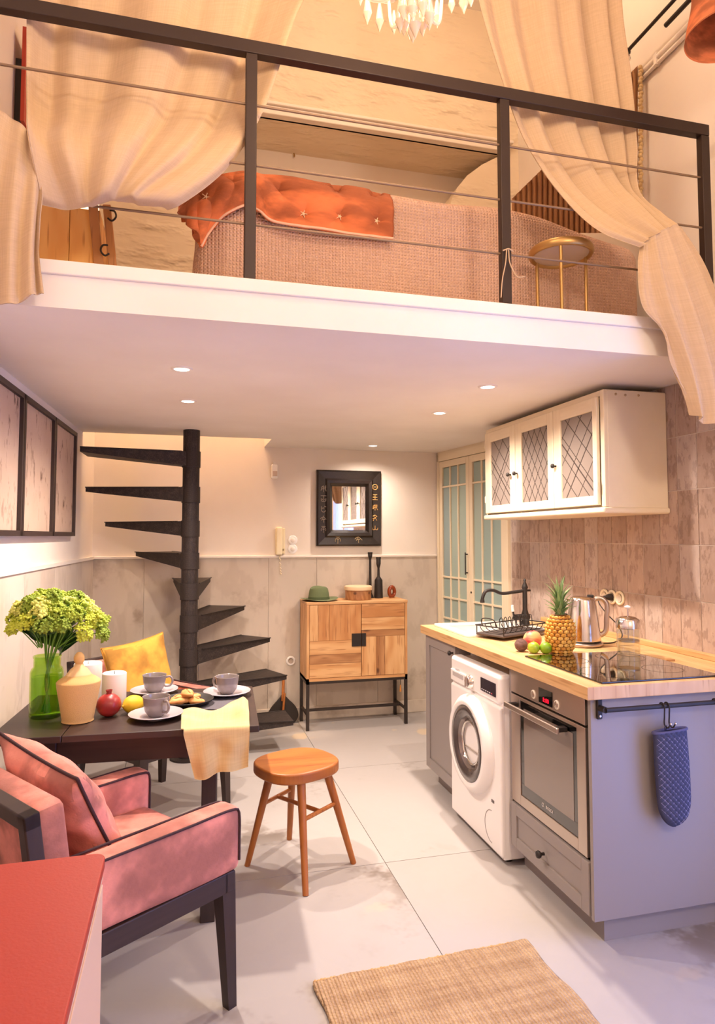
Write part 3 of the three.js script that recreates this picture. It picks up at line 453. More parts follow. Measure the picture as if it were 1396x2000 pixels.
// ---------------------------------------------------------------- kitchen
const font = await new FontLoader().loadAsync('fonts/droid/droid_sans_bold.typeface.json');
const toLeft = (g, x, y, z) => { g.rotateY(-Math.PI / 2); return g.translate(x, y, z); };     // a piece drawn in x, y, made to face the room (-x)
const text = (s, h, d = 0.0006) => { const g = new TextGeometry(s, { font, size: h, depth: d, curveSegments: 4, bevelEnabled: false }); g.computeBoundingBox(); g.translate(-g.boundingBox.max.x / 2, -h / 2, 0); return g; };
function panelled(z0, z1, y0, y1, x, st = 0.055) {   // framed door or drawer front: frame stands proud of its sunk panel
  return [box(x, x + 0.02, y0, y1, z0, z0 + st, 0.002), box(x, x + 0.02, y0, y1, z1 - st, z1, 0.002), box(x, x + 0.02, y0, y0 + st, z0 + st, z1 - st, 0.002), box(x, x + 0.02, y1 - st, y1, z0 + st, z1 - st, 0.002), box(x + 0.008, x + 0.02, y0 + st, y1 - st, z0 + st, z1 - st)];
}
const knobX = (x, y, z, s = 1) => { const g = lathe([[0.006, 0], [0.005, 0.012], [0.011, 0.016], [0.014, 0.022], [0.012, 0.03], [0, 0.033]].map(([a, b]) => [a * s, b * s]), 20); g.rotateZ(Math.PI / 2); return g.translate(x, y, z); };
const CT = 0.9, XF = 1.38;
{
  const t = thing('base_cabinet', 'grey panelled base cabinet under the sink beside the washing machine', 'cabinet');
  obj('body', [box(XF + 0.02, 2.16, 0.095, 0.853, -3.715, -3.699), box(XF + 0.02, 2.16, 0.095, 0.853, -3.291, -3.275), box(XF + 0.02, 2.16, 0.095, 0.11, -3.699, -3.291), box(2.15, 2.16, 0.11, 0.853, -3.699, -3.291)], mt.grey, t); obj('plinth', box(1.45, 2.1, 0, 0.095, -3.70, -3.28), mt.grey, t);
  const d = obj('door', panelled(-3.713, -3.277, 0.098, 0.848, XF), mt.grey, t); obj('knob', knobX(XF, 0.808, -3.305, 0.9), mt.black, d);
}
{
  const t = thing('washing_machine', 'white front-loading washing machine between the grey base cabinets', 'washing machine'), x = 1.345, z0 = -3.255, z1 = -2.7;
  obj('body', box(x + 0.012, 1.88, 0.02, 0.803, z0, z1, 0.008), mt.appliance, t);
  obj('front_panel', box(x, x + 0.03, 0.03, 0.672, z0 - 0.001, z1 + 0.001, 0.012, 3), mt.appliance, t);
  const fg = box(x, x + 0.07, 0.676, 0.812, z0 - 0.001, z1 + 0.001, 0.022, 4);
  const f = obj('control_fascia', fg, mt.appliance, t);
  obj('detergent_drawer', [box(x - 0.007, x, 0.69, 0.745, -3.235, -3.055, 0.003)], mt.appliance, f); obj('drawer_grip', box(x - 0.009, x - 0.006, 0.716, 0.738, -3.205, -3.075), M({ color: hex('#b9b2b0') }), f);
  obj('dial', lathe([[0.033, 0], [0.032, 0.008], [0.026, 0.02], [0.024, 0.024], [0, 0.025]], 32).rotateZ(Math.PI / 2).translate(x, 0.725, -3.0), mt.chrome, f); obj('dial_grip', box(x - 0.032, x - 0.02, 0.7, 0.75, -3.006, -2.994, 0.003), mt.chrome, f);
  obj('display', box(x - 0.005, x, 0.71, 0.77, -2.885, -2.735, 0.002), M({ color: hex('#2c2230'), roughness: 0.15 }), f);
  for (let i = 0; i < 6; i++) obj('indicator', box(x - 0.0058, x - 0.004, 0.717, 0.722, -2.872 + i * 0.02, -2.862 + i * 0.02), M({ color: hex(i === 5 ? '#e06a7a' : '#d9cfd6') }), f);
  obj('logo', toLeft(text('BOSCH', 0.011), x - 0.008, 0.752, -3.145), M({ color: hex('#a9a2a6') }), f);
  const c = [x, 0.442, -2.983], dr = (pts) => lathe(pts, 64).rotateZ(Math.PI / 2).translate(...c);
  const door = obj('door_ring', dr([[0.17, 0.0], [0.17, 0.03], [0.18, 0.042], [0.2, 0.04], [0.221, 0.02], [0.226, 0]]), mt.appliance, t);
  obj('bezel', dr([[0.115, 0.012], [0.12, 0.03], [0.15, 0.038], [0.172, 0.038], [0.172, 0.01]]), M({ color: hex('#4a403f'), roughness: 0.2, clearcoat: 0.6 }), door);
  obj('glass', dr([[0, -0.035], [0.06, -0.03], [0.1, -0.01], [0.118, 0.026]]), M({ color: hex('#8f8480'), roughness: 0.08, metalness: 0.55 }), door);
  obj('drum_rib', box(x - 0.01, x + 0.0, 0.405, 0.412, -3.06, -2.92, 0.002), mt.chrome, door); obj('inner_ring', at(new THREE.TorusGeometry(0.098, 0.006, 8, 48).rotateY(Math.PI / 2), x - 0.012, c[1], c[2]), mt.chrome, door);
  obj('filter_cover', at(new THREE.TorusGeometry(0.07, 0.0015, 6, 40, Math.PI).rotateY(Math.PI / 2).rotateX(Math.PI / 2 * 3), x - 0.0005, 0.13, -2.79), mt.grey, t); obj('badge', box(x - 0.002, x, 0.24, 0.252, -2.79, -2.765), M({ color: hex('#6e6664') }), t);
  for (const [a, b] of [[1.4, -3.2], [1.4, -2.75], [1.8, -3.2], [1.8, -2.75]]) obj('foot', cyl(a, 0, 0.03, b, 0.02), mt.black, t);
}
{
  const t = thing('oven_cabinet', 'grey base cabinet with a drawer below the built-in oven', 'cabinet');
  obj('side_panel', box(1.39, 2.16, 0.095, 0.853, -2.694, -2.678), mt.grey, t); obj('end_panel', box(1.385, 2.172, 0.095, 0.853, -2.102, -2.084, 0.001), mt.grey, t); obj('bottom', box(1.40, 2.16, 0.095, 0.113, -2.678, -2.102), mt.grey, t);
  obj('plinth', [box(1.45, 1.466, 0, 0.095, -2.69, -2.125), box(1.4665, 2.172, 0, 0.094, -2.14, -2.1265)], mt.grey, t);
  const d = obj('drawer', panelled(-2.675, -2.108, 0.102, 0.283, XF, 0.045), mt.grey, t); obj('knob', knobX(XF, 0.182, -2.405, 1.05), mt.black, d);
}
{
  const t = thing('oven', 'built-in steel oven with black glass door and red digital clock', 'oven'), x = 1.386, z0 = -2.674, z1 = -2.122;
  obj('body', box(x + 0.022, 1.95, 0.3, 0.845, z0, z1), mt.black, t);
  const c = obj('control_panel', box(x, x + 0.022, 0.75, 0.846, z0, z1, 0.002), mt.steel, t);
  obj('display', box(x - 0.002, x, 0.76, 0.818, -2.436, -2.336), mt.blackGlass, c);
  const red = new THREE.MeshStandardMaterial({ color: 0x300008, emissive: 0xff1030, emissiveIntensity: 1.6 }); obj('clock_digits', toLeft(text('8:00', 0.017), x - 0.002, 0.777, -2.382), red, c);
  for (const z of [-2.477, -2.301]) { const k = obj('dial', at(new THREE.TorusGeometry(0.0145, 0.0035, 10, 32).rotateY(Math.PI / 2), x - 0.002, 0.78, z), M({ color: hex('#f3ead8'), roughness: 0.4 }), c); obj('dial_face', lathe([[0.013, 0], [0.013, 0.006], [0, 0.007]], 24).rotateZ(Math.PI / 2).translate(x, 0.78, z), mt.steel, k); }
  const d = obj('door', [box(x, x + 0.022, 0.292, 0.742, z0, z0 + 0.075, 0.002), box(x, x + 0.022, 0.292, 0.742, z1 - 0.055, z1, 0.002), box(x, x + 0.022, 0.292, 0.336, z0 + 0.075, z1 - 0.055, 0.002), box(x, x + 0.022, 0.728, 0.742, z0 + 0.075, z1 - 0.055, 0.001)], mt.steel, t);
  obj('window', box(x + 0.004, x + 0.02, 0.336, 0.728, z0 + 0.075, z1 - 0.055), mt.blackGlass, d);
  obj('inner_pane', box(x + 0.0025, x + 0.0042, 0.385, 0.70, z0 + 0.105, z1 - 0.082), M({ color: hex('#7a6a60'), roughness: 0.12, clearcoat: 1, clearcoatRoughness: 0.05 }), d);
  obj('logo', [toLeft(text('BOSCH', 0.012), x + 0.003, 0.361, -2.375), at(new THREE.TorusGeometry(0.0065, 0.0012, 6, 24).rotateY(Math.PI / 2), x + 0.003, 0.361, -2.424)], M({ color: hex('#d8d0ca') }), d);
  const h = obj('handle', [box(x - 0.052, x - 0.04, 0.694, 0.716, z0 + 0.03, z1 - 0.1, 0.004)], mt.steel, d); obj('handle_bracket', [box(x - 0.042, x, 0.697, 0.713, z0 + 0.04, z0 + 0.065), box(x - 0.042, x, 0.697, 0.713, z1 - 0.14, z1 - 0.112)], mt.black, h);
}
{   // worktop with the sink cut-out
  const s = new THREE.Shape([[1.36, 3.735], [2.172, 3.735], [2.172, 2.06], [1.36, 2.06]].map((p) => new THREE.Vector2(...p))); s.holes.push(new THREE.Path([[1.45, 3.66], [1.45, 3.25], [1.9, 3.25], [1.9, 3.66]].map((p) => new THREE.Vector2(...p))));
  const g = extr(s, 0.04, 0.003, 2); g.rotateX(-Math.PI / 2); g.translate(0, 0.857, 0);
  const t = thing('worktop', 'oak kitchen worktop carrying sink, hob and kettle', 'worktop'); obj('slab', tri(g, 'z'), mt.oak, t);
  const u = thing('worktop_upstand', 'narrow oak strip along the tiled wall behind the worktop', 'upstand'); obj('strip', tri(box(2.14, 2.171, 0.9, 0.925, -3.73, -2.065, 0.003), 'z'), mt.oak, u);
}
{
  const t = thing('sink', 'white ceramic inset sink at the far end of the worktop', 'sink'), x0 = 1.42, x1 = 1.94, z0 = -3.69, z1 = -3.218, a = 0.045, y = CT;
  const rs = new THREE.Shape(); const rr4 = (s, X0, X1, Y0, Y1, r) => { s.moveTo(X0 + r, Y0); s.lineTo(X1 - r, Y0); s.quadraticCurveTo(X1, Y0, X1, Y0 + r); s.lineTo(X1, Y1 - r); s.quadraticCurveTo(X1, Y1, X1 - r, Y1); s.lineTo(X0 + r, Y1); s.quadraticCurveTo(X0, Y1, X0, Y1 - r); s.lineTo(X0, Y0 + r); s.quadraticCurveTo(X0, Y0, X0 + r, Y0); return s; };
  rr4(rs, x0, x1, -z1, -z0, 0.03); const hole = rr4(new THREE.Path(), x0 + a, x1 - 0.09, -z1 + a, -z0 - a, 0.05); rs.holes.push(hole);
  const g = extr(rs, 0.006, 0.004, 3); g.rotateX(-Math.PI / 2); g.translate(0, y + 0.004, 0); obj('rim', g, mt.porcelain, t);
  const bs = rr4(new THREE.Shape(), x0 + a - 0.006, x1 - 0.084, -z1 + a - 0.006, -z0 - a + 0.006, 0.05); bs.holes.push(rr4(new THREE.Path(), x0 + a, x1 - 0.09, -z1 + a, -z0 - a, 0.05));
  const b = extr(bs, 0.17); b.rotateX(-Math.PI / 2); b.translate(0, y - 0.165, 0); const fl = extr(rr4(new THREE.Shape(), x0 + a - 0.006, x1 - 0.084, -z1 + a - 0.006, -z0 - a + 0.006, 0.05), 0.006); fl.rotateX(-Math.PI / 2); fl.translate(0, y - 0.17, 0); obj('basin', [b, fl], mt.porcelain, t); obj('drain', cyl(1.64, y - 0.164, y - 0.16, -3.44, 0.03), mt.chrome, t);
}
{
  const t = thing('tap', 'black vintage bridge tap with a curved spout behind the sink', 'tap'), x = 1.91, z = -3.5, y = 0.914;
  obj('column', [lathe([[0.026, 0], [0.026, 0.012], [0.018, 0.03], [0.021, 0.06], [0.014, 0.085], [0.0135, 0.2], [0.018, 0.212], [0.014, 0.225], [0.006, 0.245], [0.009, 0.255], [0, 0.265]], 24).translate(x, y, z)], mt.black, t);
  obj('spout', tube([V(x, y + 0.195, z), V(x - 0.07, y + 0.187, z), V(x - 0.15, y + 0.182, z), V(x - 0.2, y + 0.2, z), V(x - 0.245, y + 0.195, z), V(x - 0.265, y + 0.16, z), V(x - 0.267, y + 0.145, z)], 0.0095, 40, 10), mt.black, t);
  obj('nozzle', cyl(x - 0.267, y + 0.132, y + 0.15, z, 0.013, 0.011), mt.black, t);
  obj('valve', rod(V(x - 0.075, y + 0.045, z + 0.01), V(x + 0.02, y + 0.045, z), 0.016, 0.02), mt.black, t); const lv = obj('lever', rod(V(x - 0.075, y + 0.045, z + 0.01), V(x - 0.085, y + 0.08, z + 0.015), 0.006, 0.005), mt.black, t); obj('lever_tip', rod(V(x - 0.085, y + 0.08, z + 0.015), V(x - 0.09, y + 0.115, z + 0.018), 0.009, 0.007), mt.porcelain, lv);
  obj('side_knob', rod(V(x, y + 0.195, z), V(x + 0.035, y + 0.195, z), 0.006, 0.006), mt.black, t);
}
{
  const t = thing('dish_rack', 'black wire dish rack standing beside the sink', 'dish rack', [1.672, 0.9145, -3.2], 0.42);   // long side along local x
  const a = 0.185, b = 0.09;
  obj('tray', [box(-a, a, 0, 0.012, -b, b, 0.005)], M({ color: hex('#4a3d38'), roughness: 0.5 }), t);
  const fr = [tube([V(-a, 0.05, -b), V(a, 0.05, -b), V(a, 0.05, b), V(-a, 0.05, b)].flatMap((p, i, q) => [p, p.clone().lerp(q[(i + 1) % 4], 0.1), p.clone().lerp(q[(i + 1) % 4], 0.9)]), 0.0032, 90, 6, true)];
  for (const [sx, sz] of [[1, 1], [-1, 1], [1, -1], [-1, -1]]) fr.push(cyl(sx * a * 0.97, 0.008, 0.05, sz * b * 0.97, 0.003, 0.003, 6)); obj('frame', fr, mt.black, t);
  for (let i = 0; i < 9; i++) { const x = -a + 0.03 + i * 0.042; obj('wire', tube([V(x, 0.05, -b), V(x, 0.022, -b * 0.8), V(x, 0.022, b * 0.8), V(x, 0.05, b)], 0.0022, 16, 5), mt.black, t); }
  for (let i = 0; i < 8; i++) { const x = -a + 0.12 + i * 0.035; obj('prong', tube([V(x, 0.024, -0.03), V(x, 0.075, -0.03), V(x, 0.085, -0.018), V(x, 0.024, -0.008)], 0.0022, 16, 5), mt.black, t); }
  obj('handle', tube([V(-a, 0.05, -0.045), V(-a - 0.01, 0.085, -0.04), V(-a - 0.01, 0.085, 0.04), V(-a, 0.05, 0.045)], 0.003, 20, 6), mt.black, t);
}
one('cup', smoothLathe([[0, 0], [0.026, 0], [0.03, 0.04], [0.034, 0.095], [0.032, 0.095], [0.028, 0.04], [0, 0.01]], 28), mt.black, 'plain black tumbler standing behind the pineapple', 'cup', [1.99, CT, -3.25]);
{   // fruit on the worktop
  const fruit = (r, sy, amp, f) => { const g = new THREE.SphereGeometry(r, 32, 24), p = g.attributes.position, q = V(); for (let i = 0; i < p.count; i++) { q.fromBufferAttribute(p, i); const d = q.clone().normalize(), k = 1 + amp * (Math.sin(d.x * f + 1) * Math.sin(d.y * f) + Math.sin(d.z * f * 1.3)); p.setXYZ(i, q.x * k, q.y * k * sy, q.z * k); } g.computeVertexNormals(); return g.translate(0, r * sy, 0); };
  const lime = tex(128, (u, v) => mix3([120, 158, 24], [186, 198, 62], fbm(u, v, 6, 4))), mango = tex(128, (u, v) => mix3([226, 178, 120], [206, 62, 70], sst(0.35, 0.6, fbm(u, v, 3, 4)))), avo = tex(128, (u, v) => mix3([92, 62, 56], [152, 116, 104], fbm(u, v, 16, 4)));
  let t = thing('passion_fruit', 'dark brown wrinkled passion fruit beside the limes', 'fruit', [1.487, CT, -2.765]); obj('skin', fruit(0.029, 0.98, 0.03, 7), M({ map: avo, roughness: 0.8, bumpMap: T.fuzz, bumpScale: 0.003 }), t); obj('stem_scar', at(new THREE.CylinderGeometry(0.004, 0.005, 0.003, 8), 0, 0.0575, 0), mt.darkLeg, t);
  t = thing('mango', 'red and yellow mango lying behind the limes', 'fruit', [1.575, CT, -2.82], 0.5); const mg = fruit(0.042, 1, 0.02, 4); mg.scale(1.15, 1, 0.95); obj('skin', mg, M({ map: mango, roughness: 0.45 }), t); obj('stem', at(new THREE.CylinderGeometry(0.003, 0.004, 0.008, 8), 0, 0.084, 0), mt.darkLeg, t);
  for (const [x, z, l] of [[1.517, -2.705, 'yellow-green lime between the passion fruit and the other lime'], [1.562, -2.68, 'bright green lime touching the foot of the pineapple']]) { t = thing('lime', l, 'fruit', [x, CT, z], x * 9, 'limes on the worktop'); obj('skin', fruit(0.0265, 0.98, 0.015, 5), M({ map: lime, color: hex(x > 1.55 ? '#c8e070' : '#ffffff'), roughness: 0.4 }), t); obj('nub', at(new THREE.SphereGeometry(0.004, 8, 6), 0, 0.052, 0), M({ color: hex('#9a9a40') }), t); }
  const p = thing('pineapple', 'ripe yellow pineapple with green crown standing on the worktop', 'pineapple', [1.638, CT, -2.685]), H = 0.172, R = 0.066;
  const rad = (y) => R * Math.pow(Math.max(0.02, 1 - Math.pow(Math.abs((y - H * 0.47) / (H * 0.56)), 2.6)), 0.5);
  const pts = []; for (let i = 0; i <= 24; i++) pts.push([i === 0 || i === 24 ? 0.012 : rad(H * i / 24) * 0.94, H * i / 24]); obj('core', lathe([[0, 0], ...pts, [0, H]], 32), M({ color: hex('#6e4418'), roughness: 0.7 }), p);
  const eyeM = [M({ color: hex('#dca13c'), roughness: 0.55 }), M({ color: hex('#c98a2e'), roughness: 0.55 }), M({ color: hex('#e6b65a'), roughness: 0.5 })], eg = new THREE.IcosahedronGeometry(1, 1), spike = new THREE.ConeGeometry(0.2, 0.9, 5);
  spike.rotateZ(-0.6); spike.translate(0.75, 0.5, 0); spike.rotateY(-Math.PI / 2); const eyeG = merge([eg.clone().scale(1, 1, 0.62), spike.rotateY(0)].map((g) => { const h = g.index ? g.toNonIndexed() : g; return h; }));
  for (let j = 0; j < 11; j++) { const y = 0.012 + j * 0.0148, n = 15; for (let i = 0; i < n; i++) { const a = (i + (j % 2) * 0.5) / n * 6.283, r = rad(y); const m = new THREE.Mesh(eyeG, eyeM[Math.floor(rnd() * 3)]); m.name = 'eye'; m.position.set(r * 0.93 * Math.cos(a), y, r * 0.93 * Math.sin(a)); const s = 0.0125 * (0.55 + 0.45 * r / R); m.scale.set(s * 0.96, s * 0.76, s * 0.9); m.rotation.y = Math.PI / 2 - a; p.add(m); } }
  const leafG = (Lh, w, bend) => sheet(4, 10, (u, v) => { const a = u * 2 - 1, k = w * (1 - v) * (0.6 + 0.4 * Math.sin(v * 3)); return V(a * k, Lh * (v - 0.25 * bend * v * v), Lh * bend * v * v + Math.abs(a) * 0.3 * k); }, 0.0016);
  const leafM = [M({ color: hex('#7d9a5c'), roughness: 0.6 }), M({ color: hex('#5f8048'), roughness: 0.6 }), M({ color: hex('#9fb37c'), roughness: 0.6 })];
  for (let ring = 0; ring < 6; ring++) { const n = 9 - Math.floor(ring * 0.7); for (let i = 0; i < n; i++) { const m = obj('crown_leaf', leafG(0.05 + ring * 0.013 + rr(-0.008, 0.014), 0.0135, lerp(0.95, 0.25, ring / 5) + rr(-0.15, 0.2)), leafM[Math.floor(rnd() * 3)], p); m.position.set(0, H - 0.006 + ring * 0.013, 0); m.rotation.y = (i + ring * 0.37) / n * 6.283; m.translateZ(0.012 - ring * 0.0015); } }
  obj('crown_core', cyl(0, H - 0.01, H + 0.075, 0, 0.016, 0.006, 12), leafM[1], p);
}
{   // kettle and its plug
  const t = thing('kettle', 'brushed steel electric kettle on its base by the tiled wall', 'kettle', [1.856, CT, -2.84], -0.5);   // handle towards local +x
  obj('base', [lathe([[0, 0], [0.088, 0], [0.09, 0.012], [0.086, 0.02], [0, 0.02]], 40)], mt.steel, t); obj('base_ring', lathe([[0.07, 0.02], [0.08, 0.02], [0.08, 0.026], [0.07, 0.026]], 40), mt.black, t);
  obj('body', lathe([[0, 0.026], [0.08, 0.026], [0.081, 0.03], [0.072, 0.13], [0.06, 0.215], [0.058, 0.226], [0.04, 0.234], [0, 0.236]], 48), mt.chrome, t);
  obj('spout', at(turnG(new THREE.ConeGeometry(0.03, 0.06, 4).scale(1, 1, 0.8), 0, 0, 0.9), -0.062, 0.205, 0), mt.chrome, t);
  obj('handle', [tube([V(0.05, 0.222, 0), V(0.085, 0.226, 0), V(0.108, 0.2, 0), V(0.106, 0.13, 0), V(0.1, 0.07, 0), V(0.075, 0.05, 0)], 0.012, 32, 10)], mt.steel, t); obj('lid_button', box(0.02, 0.05, 0.232, 0.242, -0.012, 0.012, 0.003), mt.black, t);
}
{
  [-3.112, -3.048, -2.985].forEach((z, i) => {
    const t = thing('socket', ['white round wall socket of the triple row, end away from the coffee press', 'white round wall socket of the triple row with the black plug in it', 'white round wall socket of the triple row, end above the coffee press'][i], 'socket', [0, 0, 0], 0, 'round sockets on the tiled wall'), x = XR - 0.009;
    obj('plate', lathe([[0.02, 0.004], [0.028, 0.012], [0.036, 0.01], [0.038, 0], [0, 0]], 32).rotateZ(Math.PI / 2).translate(x, 1.105, z), mt.cream, t); obj('cup', lathe([[0, 0.002], [0.019, 0.002], [0.021, 0.008]], 24).rotateZ(Math.PI / 2).translate(x - 0.003, 1.105, z), M({ color: hex('#d9cdbb'), roughness: 0.5 }), t);
  });
  const p = thing('plug', 'black plug with cord leading down to the kettle', 'plug'), x = XR - 0.016;
  obj('plug_body', lathe([[0.017, 0], [0.017, 0.02], [0.011, 0.032], [0.007, 0.055], [0, 0.056]], 20).rotateZ(Math.PI / 2).translate(x, 1.105, -3.048), mt.black, p);
  obj('cord', tube([V(x - 0.05, 1.105, -3.048), V(x - 0.075, 1.09, -3.055), V(x - 0.07, 1.03, -3.0), V(x - 0.045, 0.98, -2.95), V(x - 0.05, 0.93, -2.9), V(x - 0.12, 0.906, -2.86), V(x - 0.21, 0.905, -2.85)], 0.0032, 60, 6), mt.black, p);
}
{
  const t = thing('coffee_press', 'small glass coffee press with steel lid on the hob corner', 'coffee press', [1.885, 0.9075, -2.545], 0.5), gl = M({ color: hex('#f6f8f6'), roughness: 0.02, transmission: 1, thickness: 0, ior: 1.5 });
  obj('beaker', lathe([[0, 0], [0.046, 0], [0.049, 0.004], [0.049, 0.135], [0.0465, 0.135], [0.0465, 0.006], [0, 0.004]], 40), gl, t);
  obj('lid', lathe([[0.05, 0.112], [0.051, 0.115], [0.051, 0.15], [0.03, 0.162], [0.006, 0.166], [0, 0.166]], 40), mt.chrome, t); obj('rod', cyl(0, 0.06, 0.2, 0, 0.0025, 0.0025, 8), mt.chrome, t); obj('knob', at(smoothLathe([[0, 0], [0.012, 0.004], [0.013, 0.01], [0, 0.016]], 20), 0, 0.197, 0), mt.porcelain, t);
  obj('filter', cyl(0, 0.056, 0.064, 0, 0.045, 0.045, 32), mt.steel, t); obj('handle', tube([V(-0.047, 0.12, 0), V(-0.08, 0.118, 0), V(-0.095, 0.08, 0), V(-0.09, 0.03, 0), V(-0.06, 0.008, 0), V(-0.047, 0.01, 0)], 0.005, 32, 8), gl, t);
}
{
  const t = thing('hob', 'black glass induction hob set into the worktop', 'hob');
  obj('glass', box(1.432, 1.945, CT, 0.9065, -2.635, -2.085, 0.003), mt.blackGlass, t);
  const zm = M({ color: hex('#2c2624'), roughness: 0.2 }); for (const [x, z, r] of [[1.56, -2.49, 0.075], [1.56, -2.24, 0.1], [1.81, -2.5, 0.1], [1.81, -2.24, 0.075]]) obj('zone', lathe([[r - 0.002, 0.9066], [r, 0.907], [r + 0.002, 0.9066]], 48).translate(x, 0, z), zm, t);
  obj('clip', box(1.95, 1.995, CT, 0.908, -2.42, -2.39, 0.002), M({ color: hex('#b98a58') }), t);
}
{   // hanging rail on the end panel, hooks and oven glove
  const t = thing('hanging_rail', 'black utensil rail fixed to the grey cabinet end panel', 'rail'), z = -2.04, y = 0.822;
  obj('tube', rod(V(1.415, y, z), V(2.08, y, z), 0.0085), mt.black, t); for (const x of [1.415, 2.08]) { const b = obj('bracket', [box(x - 0.011, x + 0.011, y - 0.04, y + 0.033, -2.084, -2.072, 0.005), rod(V(x, y, -2.08), V(x, y, z), 0.011)], mt.black, t); obj('screw', at(new THREE.SphereGeometry(0.005, 10, 8).scale(1, 1, 0.4), x, y - 0.028, -2.071), mt.chrome, b); }
  const hook = (x, lb) => { const o = thing('hook', lb, 'hook', [0, 0, 0], 0, 'hooks on the utensil rail'); obj('bend', tube([V(x, y - 0.004, z - 0.012), V(x, y + 0.008, z - 0.009), V(x, y + 0.0115, z), V(x, y + 0.004, z + 0.012), V(x, y - 0.03, z + 0.012), V(x, y - 0.062, z + 0.012), V(x + 0.004, y - 0.07, z + 0.022), V(x + 0.008, y - 0.055, z + 0.032)], 0.0028, 40, 6), mt.black, o); obj('tip', at(new THREE.SphereGeometry(0.0045, 8, 6), x + 0.008, y - 0.054, z + 0.033), mt.chrome, o); };
  hook(1.642, 'black hook on the utensil rail carrying the oven glove'); hook(1.662, 'empty black hook right beside the oven glove hook'); hook(1.866, 'empty black hook alone near the rail end');
  const g = thing('oven_glove', 'blue quilted oven glove hanging from the utensil rail', 'oven glove');
  const cxp = 1.672, yt = 0.735, yb = 0.405, prof = (v) => { const w = 0.068; return v < 0.72 ? w * (1 + 0.04 * Math.sin(v * 4)) : w * Math.sqrt(Math.max(0, 1 - Math.pow((v - 0.72) / 0.28, 2))); };
  const side = (s) => grid(64, 120, (u, v) => { const a = u * 2 - 1, w = prof(v), x = cxp + a * w + 0.015 * v, yy = lerp(yt, yb, v) + 0.012 * a * 0.3, k = Math.pow(Math.max(0, 1 - a * a), 0.5) * Math.min(1, w / 0.05), q = Math.abs(Math.sin((x + yy) * 150)) * Math.abs(Math.sin((x - yy) * 150)); return V(x, yy, -2.04 + s * (0.02 * k + 0.0035 * Math.sqrt(q) * k)); });
  const fa = side(1), fb = side(-1); fb.index.array.reverse(); let gg = merge([fa, fb]); gg.deleteAttribute('normal'); gg.deleteAttribute('uv'); gg = mergeVertices(gg, 1e-5); gg.computeVertexNormals(); obj('mitt', gg, mt.navy, g);
  const st = []; for (const s of [1]) for (let k = 38; k < 126; k++) for (const dir of [1, -1]) { const pts = []; for (let i = 0; i <= 40; i++) { const yy = lerp(yt - 0.015, yb + 0.003, i / 40), x = dir > 0 ? k * Math.PI / 150 - yy : k * Math.PI / 150 + yy; const v = (yt - yy) / (yt - yb), w = prof(v), a = (x - cxp - 0.015 * v) / w; if (w > 0.02 && Math.abs(a) < 0.93) { const kk = Math.sqrt(1 - a * a) * Math.min(1, w / 0.05); pts.push(V(x, yy, -2.04 + 0.02 * kk + 0.0006)); } } if (pts.length > 3) st.push(tube(pts, 0.0007, pts.length * 2, 4)); }
  obj('stitching', st, M({ color: hex('#9a96b4'), roughness: 0.9 }), g);
  obj('cuff', tube(Array.from({ length: 24 }, (_, i) => { const a = i / 24 * 6.283; return V(cxp + 0.069 * Math.cos(a), yt + 0.004 * Math.cos(a), -2.04 + 0.016 * Math.sin(a)); }), 0.0055, 60, 8, true), M({ color: hex('#565578'), roughness: 0.9 }), g);
  obj('hanging_loop', tube([V(1.655, yt, -2.04), V(1.646, yt + 0.02, -2.024), V(1.642, yt + 0.0245, -2.02), V(1.64, yt + 0.02, -2.024), V(1.65, yt, -2.036)], 0.002, 24, 6), mt.navy, g);
}
